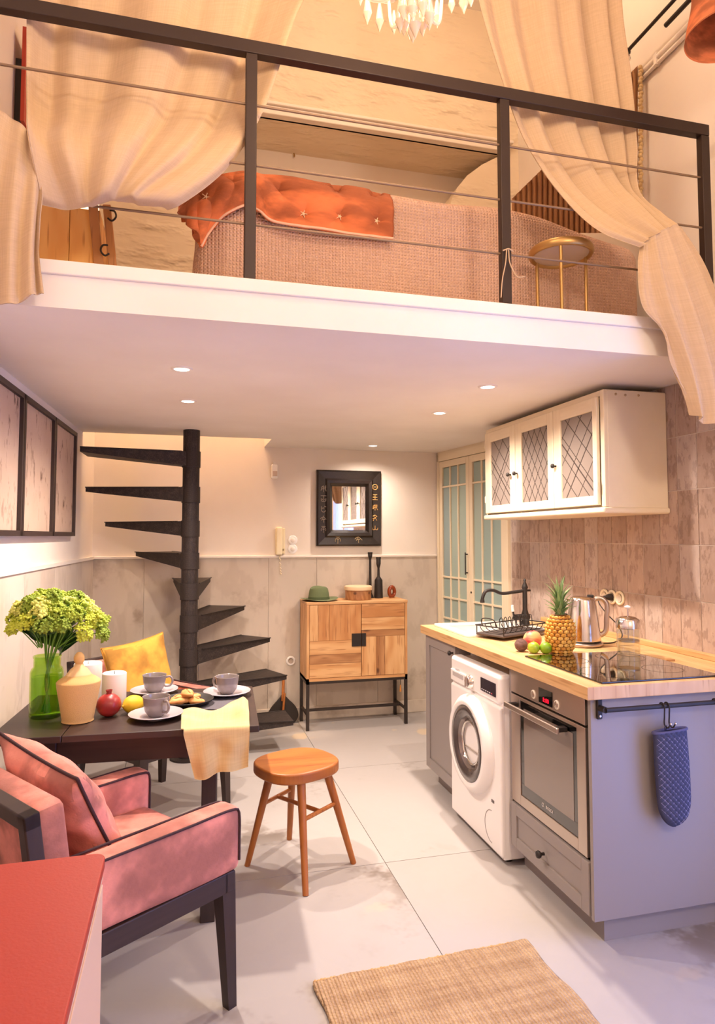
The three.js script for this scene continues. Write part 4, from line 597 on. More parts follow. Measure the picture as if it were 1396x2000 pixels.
{   // wall cabinet with three glazed doors
  const t = thing('wall_cabinet', 'cream painted wall cabinet with three etched glass doors above the worktop', 'cabinet'), x = 1.85, y0 = 1.525, y1 = 2.092, z0 = -3.835, z1 = -2.615;
  obj('body', [box(x, XR - 0.009, y0 + 0.012, y1, z0, z1, 0.008)], mt.cream, t); obj('bottom_shelf', box(x - 0.03, XR - 0.009, y0, y0 + 0.028, z0 - 0.012, z1 + 0.012, 0.01, 3), mt.cream, t);
  obj('face_frame', [box(x - 0.014, x + 0.006, y1 - 0.03, y1 - 0.002, z0 + 0.001, z1 - 0.031, 0.003), box(x - 0.014, x + 0.006, y0 + 0.03, y1 - 0.002, z1 - 0.031, z1 - 0.001, 0.003), box(x - 0.014, x + 0.006, y0 + 0.03, y1 - 0.031, z0 + 0.001, z0 + 0.021, 0.003)], mt.cream, t);
  const pm = M({ color: hex('#8c8078'), roughness: 0.3 }), lm = M({ color: hex('#453933'), roughness: 0.5 });
  [[-3.813, -3.425, [-3.738, -3.49], -3.477, 'left'], [-3.421, -3.02, [-3.35, -3.076], -3.4, 'mid'], [-3.016, -2.648, [-2.95, -2.682], -2.994, 'right']].forEach(([a, b, [p0, p1], kz, kind]) => {
    const ya = 1.563, yb = 2.062, pa = 1.608, pb = 2.0, xd = x - 0.02;
    const d = obj('door', [box(xd - 0.012, xd + 0.006, ya, yb, a, p0, 0.004), box(xd - 0.012, xd + 0.006, ya, yb, p1, b, 0.004), box(xd - 0.012, xd + 0.006, ya, pa, p0 - 0.002, p1 + 0.002, 0.004), box(xd - 0.012, xd + 0.006, pb, yb, p0 - 0.002, p1 + 0.002, 0.004)], mt.cream, t);
    obj('pane', box(xd - 0.003, xd + 0.001, pa - 0.004, pb + 0.004, p0 - 0.004, p1 + 0.004), pm, d);
    const seg = [], w = p1 - p0, h = pb - pa;
    const ln = (x0, y0_, x1, y1_, th = 0.004) => { let ax = x0, ay = y0_, bx = x1, by = y1_; const c = (p, q, lo, hi) => { let t0 = 0, t1 = 1; const dx = bx - ax, dy = by - ay; for (const [P, Q] of [[-dx, ax], [dx, w - ax], [-dy, ay], [dy, h - ay]]) { if (Math.abs(P) < 1e-9) { if (Q < 0) return null; continue; } const r = Q / P; if (P < 0) t0 = Math.max(t0, r); else t1 = Math.min(t1, r); } return t0 < t1 ? [t0, t1] : null; }; const k = c(); if (!k) return; const f = (q) => V(xd - 0.0032, pa + ay + (by - ay) * q, p0 + ax + (bx - ax) * q); seg.push(bar(f(k[0]), f(k[1]), 0.0008, th)); };
    if (kind === 'mid') { for (let i = -4; i < 9; i++) { const s = i * 0.062; ln(s, 0, s + 0.26, h); ln(s + 0.26, 0, s, h); } }
    else { const m = kind === 'left' ? 1 : 1; for (const [o, th] of [[-0.12, 0.004], [-0.02, 0.004], [0.035, 0.007], [0.075, 0.004], [0.19, 0.004], [0.3, 0.004]]) { ln(o - 0.18, h + 0.02, o + 0.3, -0.05, th); } for (const [o, th] of kind === 'left' ? [[0, 0.006], [0.035, 0.004], [-0.12, 0.004], [0.13, 0.004]] : [[-0.1, 0.004], [0.0, 0.004], [0.06, 0.006], [0.16, 0.004], [-0.2, 0.004]]) ln(o - 0.05, -0.03, o + 0.29, h + 0.02, th); }
    obj('etched_lines', seg, lm, d); obj('knob', knobX(xd - 0.012, 1.776, kz, 0.85), mt.black, d);
    obj('hinge', [cyl(xd - 0.011, 1.63, 1.67, kind === 'left' ? a - 0.001 : b + 0.001, 0.004, 0.004, 8), cyl(xd - 0.011, 1.97, 2.01, kind === 'left' ? a - 0.001 : b + 0.001, 0.004, 0.004, 8)], mt.cream, d);
  });
  obj('screw', [[1.9, 2.07], [1.95, 2.068], [2.02, 2.07]].map(([a, b]) => at(new THREE.SphereGeometry(0.006, 8, 6), a, b, z1)), M({ color: hex('#b79a70') }), t);
}

// ---------------------------------------------------------------- spiral stair
{
  const X = 0.041, Z = -4.5, t = thing('spiral_stair', 'black steel spiral staircase with wedge treads round a central pole', 'staircase');
  obj('pole', cyl(X, 0, LOFT0, Z, 0.054, 0.054, 36), mt.stair, t); obj('base_flange', [cyl(X, 0, 0.012, Z, 0.11, 0.11, 36), cyl(X, 0.012, 0.05, Z, 0.062, 0.062, 36)], mt.stair, t);
  const ys = [0.215, 0.462, 0.69, 0.905, 1.112, 1.31, 1.52, 1.742, 1.975], an = [3, 24, 44, 65, 88, 112, 135, 157, 178];
  ys.forEach((y, i) => {
    const a = an[i] * Math.PI / 180, r0 = 0.03, r1 = 0.665, w0 = 0.055, w1 = 0.135, hi = 0.095, ho = 0.03;
    const q = (r, w, yy) => V(X + r * Math.cos(a) + w * Math.sin(a), yy, Z - r * Math.sin(a) + w * Math.cos(a));
    const T_ = [q(r0, -w0, y), q(r0, w0, y), q(r1, w1, y), q(r1, -w1, y)], B_ = [q(r0, -w0, y - hi), q(r0, w0, y - hi), q(r1, w1, y - ho), q(r1, -w1, y - ho)], p = [];
    const quad = (A, Bq, C, D) => p.push(A, Bq, C, A, C, D); quad(T_[0], T_[1], T_[2], T_[3]); quad(B_[3], B_[2], B_[1], B_[0]);
    for (let k = 0; k < 4; k++) { const n = (k + 1) % 4; quad(T_[n], T_[k], B_[k], B_[n]); }
    const g = new THREE.BufferGeometry().setFromPoints(p); g.setAttribute('uv', new THREE.Float32BufferAttribute(new Float32Array(p.length * 2), 2)); g.computeVertexNormals();
    const tr = obj('tread', tri(g), mt.stair, t);
    const lip = [bar(q(r0 + 0.03, w0 + 0.004, y - 0.001), q(r1, w1 + 0.004, y - 0.001), 0.012, 0.006), bar(q(r0 + 0.03, -w0 - 0.004, y - 0.001), q(r1, -w1 - 0.004, y - 0.001), 0.012, 0.006)]; obj('tread_edge', lip, mt.black, tr);
    obj('collar', cyl(X, y - hi - 0.006, y + 0.004, Z, 0.06, 0.06, 30), mt.stair, tr);
  });
}
// ---------------------------------------------------------------- framed panels on the left wall
{
  const hit = (px, py, off = 0.03) => { const d = ray(px, py), t = (-0.74 - 0.1296 + off) / (d.x + 0.0432 * d.z); return V(d.x * t, EYE + d.y * t, d.z * t); };
  const zA = hit(45, 900).z, zB = hit(106, 930).z, zC = hit(148, 950).z, W = zA - zB, y0 = hit(60, 1047).y, y1 = 2.06;
  const rows = [[zA + 0.76, zA, 'distressed white panel in black frame, the one nearest the loft edge'], [zA, zB, 'distressed white panel in black frame, middle of three on the wall'], [zB, zC, 'distressed white panel in black frame, the one nearest the stairs']];
  for (const [a, b, l] of rows) {
    const t = thing('framed_panel', l, 'wall art', [0, 0, 0], 0, 'framed panels on the left wall'), e = 0.004, w = 0.024, yy0 = y0, yy1 = y1;
    obj('frame', [leftStrip(a - e, b + e, yy0, yy0 + w, 0.004, 0.034), leftStrip(a - e, b + e, yy1 - w, yy1, 0.004, 0.034), leftStrip(a - e, a - e - w, yy0, yy1, 0.004, 0.034), leftStrip(b + e + w, b + e, yy0, yy1, 0.004, 0.034)], mt.darkLeg, t);
    obj('panel', tri(leftStrip(a - e - w, b + e + w, yy0 + w, yy1 - w, 0.006, 0.018), 'y', rr(0, 3), rr(0, 3)), mt.art, t); obj('hanger', leftStrip(lerp(a, b, 0.45), lerp(a, b, 0.55), yy1 - 0.1, yy1 - 0.04, 0, 0.006), mt.black, t);
  }
}
// ---------------------------------------------------------------- back wall fittings
{
  const z = ZB;
  let t = thing('motion_sensor', 'small white motion detector high on the back wall beside the stair opening', 'sensor'); obj('case', box(0.652, 0.706, 1.87, 1.985, z, z + 0.045, 0.012, 3), mt.porcelain, t); obj('lens', box(0.66, 0.698, 1.89, 1.93, z + 0.043, z + 0.052, 0.006), M({ color: hex('#cdb9aa') }), t); obj('bracket', box(0.668, 0.69, 1.985, 2.0, z, z + 0.02), mt.trim, t);
  t = thing('intercom', 'cream wall intercom handset with dangling cord beside the light switches', 'intercom'); obj('cradle', box(0.69, 0.765, 1.285, 1.485, z, z + 0.025, 0.006), M({ color: hex('#ecdcb6'), roughness: 0.4 }), t); obj('handset', box(0.692, 0.74, 1.275, 1.495, z + 0.025, z + 0.055, 0.012, 3), M({ color: hex('#f2e2bc'), roughness: 0.4 }), t); obj('button', box(0.745, 0.758, 1.31, 1.325, z + 0.024, z + 0.029), M({ color: hex('#a08a60') }), t);
  obj('cord', tube(Array.from({ length: 60 }, (_, i) => V(0.722 + 0.006 * Math.cos(i * 1.3) + 0.01 * Math.sin(i / 60 * 3.1), 1.28 - 0.15 * Math.sin(i / 59 * Math.PI), z + 0.03 + 0.006 * Math.sin(i * 1.3))), 0.0022, 160, 5), mt.cream, t);
  [[1.392, 'upper'], [1.322, 'lower']].forEach(([y, n]) => { const s = thing('light_switch', `white round light switch beside the intercom, ${n} of the pair`, 'switch', [0, 0, 0], 0, 'light switches by the intercom'); obj('plate', at(lathe([[0, 0.008], [0.03, 0.008], [0.037, 0.005], [0.038, 0]], 32).rotateX(Math.PI / 2), 0.828, y, z), mt.porcelain, s); obj('rocker', at(lathe([[0, 0.014], [0.015, 0.013], [0.018, 0.008]], 24).rotateX(Math.PI / 2), 0.828, y, z), mt.trim, s); });
  t = thing('socket', 'white round wall socket low on the back wall beside the sideboard', 'socket'); obj('plate', at(lathe([[0.019, 0.004], [0.024, 0.012], [0.036, 0.008], [0.038, 0], [0, 0]], 32).rotateX(Math.PI / 2), 0.816, 0.458, z + 0.01), mt.porcelain, t); obj('cup', at(lathe([[0, 0.003], [0.019, 0.003], [0.02, 0.01]], 24).rotateX(Math.PI / 2), 0.816, 0.458, z + 0.01), M({ color: hex('#bfae9c') }), t);
}
{   // mirror
  const x0 = 1.013, x1 = 1.544, y0 = 1.345, y1 = 1.95, w = 0.128, z = ZB, t = thing('mirror', 'rectangular mirror in a wide black carved frame with golden characters', 'mirror');
  const prof = (len) => { const s = new THREE.Shape([[0, 0], [0, 0.03], [0.012, 0.04], [0.07, 0.034], [0.085, 0.045], [0.105, 0.042], [0.128, 0.014], [0.128, 0]].map((p) => new THREE.Vector2(...p))); return s; };
  const pts = [[0, 0.002], [0, 0.03], [0.012, 0.04], [0.068, 0.034], [0.082, 0.046], [0.105, 0.042], [w, 0.012], [w, 0.002]];   // [in from the edge, out of the wall]
  const ring = pts.map(([i, d]) => [V(x0 + i, y0 + i, z + d), V(x1 - i, y0 + i, z + d), V(x1 - i, y1 - i, z + d), V(x0 + i, y1 - i, z + d)]);
  for (let k = 0; k < 4; k++) { const n = (k + 1) % 4, p = []; for (let i = 0; i < pts.length - 1; i++) { const a = ring[i][k], b = ring[i][n], c = ring[i + 1][n], d = ring[i + 1][k]; p.push(a, b, c, a, c, d); } const g = new THREE.BufferGeometry().setFromPoints(p); g.setAttribute('uv', new THREE.Float32BufferAttribute(new Float32Array(p.length * 2), 2)); g.computeVertexNormals(); obj('frame_side', tri(g), M({ map: T.granite, color: hex('#9c8a82'), roughness: 0.32, clearcoat: 0.4, clearcoatRoughness: 0.25, side: THREE.DoubleSide }), t); }
  obj('glass', box(x0 + w - 0.004, x1 - w + 0.004, y0 + w - 0.004, y1 - w + 0.004, z + 0.004, z + 0.012), M({ color: hex('#f4f4f6'), metalness: 1, roughness: 0.01 }), t);
  obj('backing', box(x0 + 0.01, x1 - 0.01, y0 + 0.01, y1 - 0.01, z, z + 0.006), mt.black, t);
  const dim = M({ color: hex('#7c6a5c'), roughness: 0.5 });
  const arc = (cx, cy, r, a0, a1, n = 10) => Array.from({ length: n + 1 }, (_, i) => [cx + r * Math.cos(lerp(a0, a1, i / n)), cy + r * Math.sin(lerp(a0, a1, i / n))]);
  const glyphs = { sun: [arc(0.5, 0.5, 0.42, 0, 6.283, 20), [[0.25, 0.5], [0.75, 0.5]]], king: [[[0.15, 0.9], [0.85, 0.9]], [[0.12, 0.5], [0.88, 0.5]], [[0.05, 0.08], [0.95, 0.08]], [[0.5, 0.9], [0.5, 0.08]]], net: [[[0.15, 0.75], [0.9, 0.75]], [[0.2, 0.75], [0.2, 0.3]], [[0.5, 1], [0.5, 0.05]], [[0.8, 1], [0.8, 0.35], [0.95, 0.1]], [[0.2, 0.5], [0.8, 0.5]], [[0.05, 0.3], [0.3, 0.35]], [[0.35, 0.95], [0.3, 0.8]]], script: [[[0.5, 1], [0.35, 0.8]], [[0.15, 0.75], [0.5, 0.9], [0.85, 0.7]], [[0.75, 0.75], [0.5, 0.45], [0.1, 0.35]], [[0.3, 0.7], [0.6, 0.4], [0.8, 0.05]], [[0.35, 0.4], [0.2, 0.0]]], hill: [arc(0.27, 0.45, 0.22, 2.6, 6.28, 10), arc(0.73, 0.45, 0.22, 3.14, 6.8, 10), [[0.5, 0.9], [0.5, 0.4]]], rain: [[[0.1, 0.95], [0.9, 0.95]], [[0.5, 0.95], [0.5, 0.2]], [[0.15, 0.6], [0.2, 0.2], [0.8, 0.2], [0.85, 0.6]], [[0.3, 0.5], [0.35, 0.35]], [[0.65, 0.5], [0.7, 0.35]]], cup: [[[0.2, 0.9], [0.2, 0.3]], arc(0.5, 0.35, 0.3, 3.14, 6.28, 8), [[0.2, 0.6], [0.6, 0.65]], [[0.6, 0.9], [0.9, 0.8]]], roof: [[[0.0, 0.5], [0.3, 0.75], [0.5, 0.6]], [[0.5, 1], [0.2, 0.3]], [[0.45, 0.85], [1.0, 0.35]], [[0.5, 0.45], [0.5, 0.0]], [[0.25, 0.45], [0.7, 0.45]]], pen: [[[0.2, 0.9], [0.8, 0.9]], arc(0.5, 0.4, 0.35, -0.4, 3.6, 12), [[0.5, 0.75], [0.5, 0]], [[0.35, 0.5], [0.65, 0.5]]] };
  const put = (g, x, y, s, d, m) => obj('character', glyphs[g].map((st) => tube(st.length === 2 ? [V(x + st[0][0] * s, y + st[0][1] * s, z + d), V(x + (st[0][0] + st[1][0]) / 2 * s, y + (st[0][1] + st[1][1]) / 2 * s, z + d), V(x + st[1][0] * s, y + st[1][1] * s, z + d)] : st.map(([a, b]) => V(x + a * s, y + b * s, z + d)), 0.0028, st.length * 3, 5)), m, t);
  ['sun', 'king', 'net', 'script', 'hill'].forEach((g, i) => put(g, x1 - 0.078, y1 - 0.155 - i * 0.083, 0.05, 0.038, mt.gold));
  ['net', 'rain', 'cup', 'roof', 'pen'].forEach((g, i) => put(g, x0 + 0.026, y1 - 0.18 - i * 0.08, 0.055, 0.038, dim));
  put('pen', x0 + 0.14, y0 + 0.02, 0.06, 0.038, M({ color: hex('#a08a68'), roughness: 0.5 })); put('roof', x0 + 0.31, y0 + 0.025, 0.06, 0.038, M({ color: hex('#b09a74'), roughness: 0.5 }));
}
// ---------------------------------------------------------------- sideboard and the things on it
{
  const t = thing('sideboard', 'wooden patchwork sideboard on a thin black metal stand', 'sideboard'), x0 = 0.885, x1 = 1.665, y0 = 0.355, y1 = 0.932, zf = -4.88, zb = -5.17, m = mt.mango;
  obj('carcass', [tri(box(x0, x0 + 0.02, y0, y1, zb, zf), 'y'), tri(box(x1 - 0.02, x1, y0, y1, zb, zf), 'y', 0.3), tri(box(x0, x1, y0, y0 + 0.02, zb, zf), 'x'), tri(box(x0, x1, y0, y1, zb, zb + 0.012), 'x')], m[0], t);
  obj('top', tri(box(x0 - 0.003, x1 + 0.003, y1 - 0.018, y1 + 0.003, zb, zf + 0.004, 0.003), 'x'), m[0], t);
  const xm = 1.302, yy0 = y0 + 0.022, yy1 = y1 - 0.02, zz = zf - 0.018, cell = (d, X0, X1, Y0, Y1, horiz, tones) => { const n = tones.length; tones.forEach(([k, c], i) => { const s = tones.slice(0, i).reduce((a, q) => a + q[0], 0), [a, b] = horiz ? [lerp(Y1, Y0, s), lerp(Y1, Y0, s + k)] : [lerp(X0, X1, s), lerp(X0, X1, s + k)]; const g = horiz ? box(X0 + 0.0006, X1 - 0.0006, b + 0.0006, a - 0.0006, zz, zf - rr(0, 0.0012), 0.0015, 1) : box(a + 0.0006, b - 0.0006, Y0 + 0.0006, Y1 - 0.0006, zz, zf - rr(0, 0.0012), 0.0015, 1); obj('plank', tri(g, horiz ? 'x' : 'y', rr(0, 1), rr(0, 1)), m[c], d); }); };
  const mk = (X0, X1) => { const d = new THREE.Group(); d.name = 'door'; t.add(d); obj('core', box(X0 + 0.003, X1 - 0.003, yy0 + 0.003, yy1 - 0.003, zz - 0.006, zz), m[2], d); return d; };
  const dl = mk(x0 + 0.022, xm - 0.0015), dr = mk(xm + 0.0015, x1 - 0.022), ym = 0.648;
  cell(dl, x0 + 0.022, xm - 0.0015, ym, yy1, false, [[0.16, 0], [0.22, 2], [0.62, 2]]); cell(dl, x0 + 0.022, xm - 0.0015, yy0, ym, true, [[0.37, 0], [0.25, 1], [0.38, 0]]);
  cell(dr, xm + 0.0015, x1 - 0.022, ym + 0.02, yy1, true, [[0.42, 2], [0.38, 0], [0.2, 1]]); cell(dr, xm + 0.0015, x1 - 0.022, yy0, ym + 0.02, false, [[0.34, 0], [0.2, 1], [0.46, 0]]);
  obj('handle', box(xm - 0.075, xm - 0.002, 0.6, 0.695, zf - 0.002, zf + 0.008, 0.001), mt.black, dl); obj('handle', box(xm + 0.002, xm + 0.034, 0.6, 0.695, zf - 0.002, zf + 0.008, 0.001), mt.black, dr);
  const r = 0.011, st = [box(x0, x1, y0 - 0.02, y0, zf - 2 * r, zf), box(x0, x1, y0 - 0.02, y0, zb, zb + 2 * r), box(x0, x0 + 2 * r, y0 - 0.02, y0, zb, zf), box(x1 - 2 * r, x1, y0 - 0.02, y0, zb, zf)]; obj('stand_frame', st, mt.metalDark, t);
  for (const [a, b] of [[x0, zf - 2 * r], [x1 - 2 * r, zf - 2 * r], [x0, zb], [x1 - 2 * r, zb]]) obj('leg', box(a, a + 2 * r, 0, y0 - 0.02, b, b + 2 * r), mt.metalDark, t);
  obj('stretcher', box(x0 + r, x1 - r, 0.105, 0.122, (zf + zb) / 2 - r, (zf + zb) / 2 + r), mt.metalDark, t); for (const a of [x0, x1 - 2 * r]) obj('stretcher', box(a + 0.003, a + 2 * r - 0.003, 0.105, 0.122, zb + r, zf - r), mt.metalDark, t);
  const k = thing('key_tassel', 'small orange tassel hanging under the sideboard frame', 'tassel'); obj('loop', cyl(1.61, 0.29, 0.336, -4.886, 0.002, 0.002, 6), mt.black, k); obj('fringe', cyl(1.61, 0.245, 0.295, -4.886, 0.008, 0.004, 10), M({ color: hex('#c07a30') }), k);
}
const STOP = 0.935;
{
  const t = thing('felt_hat', 'green felt trilby hat lying on the sideboard', 'hat', [1.0, STOP, -5.005], 0.2), felt = M({ color: hex('#6e7a55'), roughness: 0.95, bumpMap: T.fuzz, bumpScale: 0.002, sheen: 0.3 });
  const g = new THREE.LatheGeometry(new THREE.SplineCurve([[0.075, 0.012], [0.074, 0.04], [0.066, 0.085], [0.05, 0.108], [0.02, 0.112], [0, 0.112]].map((p) => new THREE.Vector2(...p))).getPoints(24), 40), p = g.attributes.position;
  for (let i = 0; i < p.count; i++) { const x = p.getX(i), y = p.getY(i), z = p.getZ(i); p.setY(i, y - sst(0.09, 0.112, y) * 0.028 * Math.exp(-z * z / 0.0006)); p.setX(i, x * 1.06); p.setZ(i, z * 1.02); } g.computeVertexNormals(); obj('crown', g, felt, t);
  obj('brim', grid(64, 8, (u, v) => { const a = u * 6.283, r = lerp(0.072, 0.142, v), s = Math.sin(a); return V(r * 1.05 * Math.cos(a), 0.011 + 0.012 * v * v * (0.4 + 0.6 * Math.cos(2 * a)) , r * s); }), M({ color: hex('#737c58'), roughness: 0.95, side: THREE.DoubleSide }), t);
  obj('band', lathe([[0.078, 0.012], [0.0785, 0.014], [0.0765, 0.03], [0.075, 0.03]], 40).scale(1.05, 1, 1.01), M({ color: hex('#4d5a36'), roughness: 0.8 }), t);
}
{
  const t = thing('round_box', 'round lidded box of bent wood on the sideboard', 'box', [1.313, STOP, -5.02]); obj('body', lathe([[0, 0], [0.098, 0], [0.1, 0.003], [0.1, 0.075], [0.096, 0.075], [0, 0.075]], 44), mt.mango[1], t); obj('lid', lathe([[0, 0.072], [0.105, 0.072], [0.108, 0.076], [0.108, 0.1], [0.1, 0.105], [0, 0.105]], 44), M({ color: hex('#e8caa2'), roughness: 0.7 }), t);
  let c = thing('candle_holder', 'tall thin black candle holder behind the round box', 'candle holder', [1.435, STOP, -5.11]); obj('stem', lathe([[0, 0], [0.03, 0], [0.028, 0.008], [0.012, 0.04], [0.0105, 0.2], [0.009, 0.3], [0.011, 0.31], [0.017, 0.33], [0.018, 0.352], [0.0, 0.352]], 24), mt.black, c); obj('candle_cup', lathe([[0.018, 0.348], [0.0195, 0.352], [0.0195, 0.362], [0.013, 0.362], [0.013, 0.354]], 24), mt.black, c);
  c = thing('candle_holder', 'black bottle-shaped candle holder with a slim neck on the sideboard', 'candle holder', [1.498, STOP, -5.09]); obj('stem', lathe([[0, 0], [0.034, 0], [0.035, 0.004], [0.031, 0.14], [0.022, 0.155], [0.011, 0.17], [0.009, 0.235], [0.013, 0.25], [0.018, 0.27], [0.018, 0.31], [0, 0.31]], 28), mt.black, c); obj('candle_cup', lathe([[0.018, 0.306], [0.0195, 0.31], [0.0195, 0.322], [0.012, 0.322], [0.012, 0.312]], 24), mt.black, c);
  const k = thing('wooden_ring', 'polished brown wooden knot ring standing on the sideboard', 'ornament', [1.598, STOP, -5.06], 0.3); const rg = new THREE.TorusGeometry(0.03, 0.015, 16, 40); rg.scale(0.85, 1.15, 1.2); rg.translate(0, 0.05, 0); obj('ring', tri(rg), M({ map: T.honey, color: hex('#c98a5c'), roughness: 0.3, clearcoat: 0.4 }), k); obj('foot', box(-0.02, 0.02, 0, 0.006, -0.014, 0.014, 0.002), mt.mango[1], k);
}
{   // hand brush and dustpan against the wall
  const t = thing('hand_brush', 'fan-shaped black dustpan with wooden handle leaning on the back wall', 'dustpan'), z = -5.14, x = 0.752;
  const s = new THREE.Shape(); s.moveTo(-0.012, 0.2); s.bezierCurveTo(-0.03, 0.16, -0.12, 0.12, -0.125, 0.02); s.lineTo(-0.105, 0.0); s.lineTo(0.08, 0.0); s.bezierCurveTo(0.13, 0.03, 0.125, 0.1, 0.05, 0.16); s.lineTo(0.012, 0.2); const g = extr(s, 0.02, 0.003, 2); g.rotateX(-0.1); g.translate(x, 0.004, z); obj('pan', g, mt.black, t);
  const h = obj('handle', rod(V(x - 0.005, 0.17, z + 0.02), V(x + 0.002, 0.325, z - 0.005), 0.013, 0.011), mt.honey, t); obj('handle_cap', rod(V(x + 0.002, 0.325, z - 0.005), V(x + 0.003, 0.36, z - 0.01), 0.0125, 0.012), mt.black, h);
  const b = thing('brush', 'small wooden brush standing against the black dustpan', 'brush'); obj('block', box(x - 0.06, x + 0.005, 0.055, 0.1, z + 0.045, z + 0.075, 0.004), mt.oak, b); obj('bristles', box(x - 0.058, x + 0.003, 0.0, 0.056, z + 0.046, z + 0.074, 0.006), mt.black, b); obj('handle', rod(V(x - 0.01, 0.09, z + 0.06), V(x + 0.004, 0.235, z + 0.052), 0.009, 0.008), mt.honey, b);
}
// ---------------------------------------------------------------- dining table and what stands on it
const TY = 0.735;
{
  const t = thing('dining_table', 'dark brown drop-leaf dining table against the left wall', 'table', [-0.165, 0, -2.822], -0.06);
  for (const [a, b] of [[-0.455, -0.215], [-0.2125, 0.26], [0.2625, 0.46]]) obj('tabletop_board', tri(box(a, b, TY - 0.024, TY, -0.325, 0.325, 0.003), 'x', rr(0, 1), rr(0, 1)), mt.dark, t);
  obj('apron', [tri(box(-0.3, 0.3, 0.6, TY - 0.024, 0.185, 0.205), 'x'), tri(box(-0.3, 0.3, 0.6, TY - 0.024, -0.205, -0.185), 'x'), tri(box(-0.3, -0.28, 0.6, TY - 0.024, -0.19, 0.19), 'z'), tri(box(0.28, 0.3, 0.6, TY - 0.024, -0.19, 0.19), 'z')], mt.dark, t);
  for (const [a, b] of [[-1, -1], [1, -1], [-1, 1], [1, 1]]) obj('leg', tri(box(a * 0.282 - 0.027, a * 0.282 + 0.027, 0, TY - 0.024, b * 0.188 - 0.027, b * 0.188 + 0.027, 0.003)), mt.dark, t);
}
{
  const cupM = M({ color: hex('#8a807e'), roughness: 0.2, clearcoat: 0.6, clearcoatRoughness: 0.1 }), sauM = M({ color: hex('#b9aeb4'), roughness: 0.25, clearcoat: 0.4 });
  const cs = (x, z, turn, l1, l2) => {
    const s = thing('saucer', l2, 'saucer', [x, TY, z], 0, 'saucers on the dining table'); obj('dish', lathe([[0, 0.004], [0.045, 0.004], [0.07, 0.009], [0.1, 0.02], [0.101, 0.022], [0.098, 0.0235], [0.068, 0.013], [0.04, 0.009], [0, 0.009]], 48), sauM, s); obj('foot_ring', lathe([[0.036, 0], [0.042, 0], [0.042, 0.006], [0.036, 0.006]], 40), sauM, s);
    const c = thing('coffee_cup', l1, 'cup', [x, TY + 0.0095, z], turn, 'cups on the dining table'); obj('bowl', lathe([[0, 0], [0.027, 0], [0.03, 0.004], [0.042, 0.02], [0.047, 0.045], [0.05, 0.07], [0.0515, 0.073], [0.05, 0.074], [0.0475, 0.07], [0.044, 0.045], [0.038, 0.02], [0.02, 0.009], [0, 0.008]], 44), cupM, c); obj('handle', tube([V(0.046, 0.06, 0), V(0.066, 0.062, 0), V(0.076, 0.044, 0), V(0.066, 0.024, 0), V(0.043, 0.022, 0)], 0.005, 28, 8), cupM, c);
  };
  cs(-0.092, -2.665, -0.9, 'grey glazed coffee cup beside the lemon and pastry plate', 'pale saucer under the cup beside the lemon'); cs(-0.115, -3.075, 0, 'grey glazed coffee cup in front of the yellow cushion', 'pale saucer under the cup in front of the yellow cushion'); cs(0.19, -2.965, 2.4, 'grey glazed coffee cup behind the yellow napkin', 'pale saucer lying partly on the blue napkin');
  const p = thing('plate', 'shallow dark plate holding pastries on the dining table', 'plate', [0.022, TY, -2.845]); obj('dish', lathe([[0, 0], [0.065, 0], [0.095, 0.012], [0.108, 0.024], [0.105, 0.026], [0.09, 0.016], [0.06, 0.006], [0, 0.006]], 48), mt.black, p); obj('foot_ring', lathe([[0.05, 0], [0.055, -0.0], [0.055, 0.004], [0.05, 0.004]], 32), mt.black, p);
  const crust = tex(128, (u, v) => mix3([190, 112, 52], [242, 196, 128], fbm(u, v, 5, 4))), pm = M({ map: crust, roughness: 0.75 });
  [[-0.035, 0.02, 0.25, 'plain'], [0.02, -0.03, 1.1, 'curved'], [0.03, 0.03, 2.2, 'folded'], [-0.03, -0.035, 0.6, 'long'], [0.0, 0.005, 1.7, 'top']].forEach(([x, z, a, n], i) => {
    const c = thing('pastry', { plain: 'golden pastry at the plate rim near the grey cup', curved: 'golden curved pastry at the far plate rim', folded: 'golden folded pastry at the plate rim near the napkin', long: 'long golden pastry at the plate rim near the cushion', top: 'golden pastry lying on top of the others on the dark plate' }[n], 'pastry', [0.022 + x, TY + 0.0075 + (n === 'top' ? 0.026 : 0), -2.845 + z], a, 'pastries on the dark plate');
    const g = new THREE.SphereGeometry(1, 24, 16), q = g.attributes.position; for (let k = 0; k < q.count; k++) { const X = q.getX(k), Y = q.getY(k), Z = q.getZ(k), w = 1 + 0.12 * Math.sin(X * 9 + i); q.setXYZ(k, X * 0.045, (Y * 0.014 * w) + 0.0135, Z * 0.024 * w + 0.012 * X * X); } g.computeVertexNormals(); obj('crust', g, pm, c); obj('ridge', tube([V(-0.035, 0.021, 0.008), V(0, 0.0275, 0), V(0.035, 0.021, 0.008)], 0.003, 16, 6), M({ color: hex('#b06a30'), roughness: 0.7 }), c);
  });
}
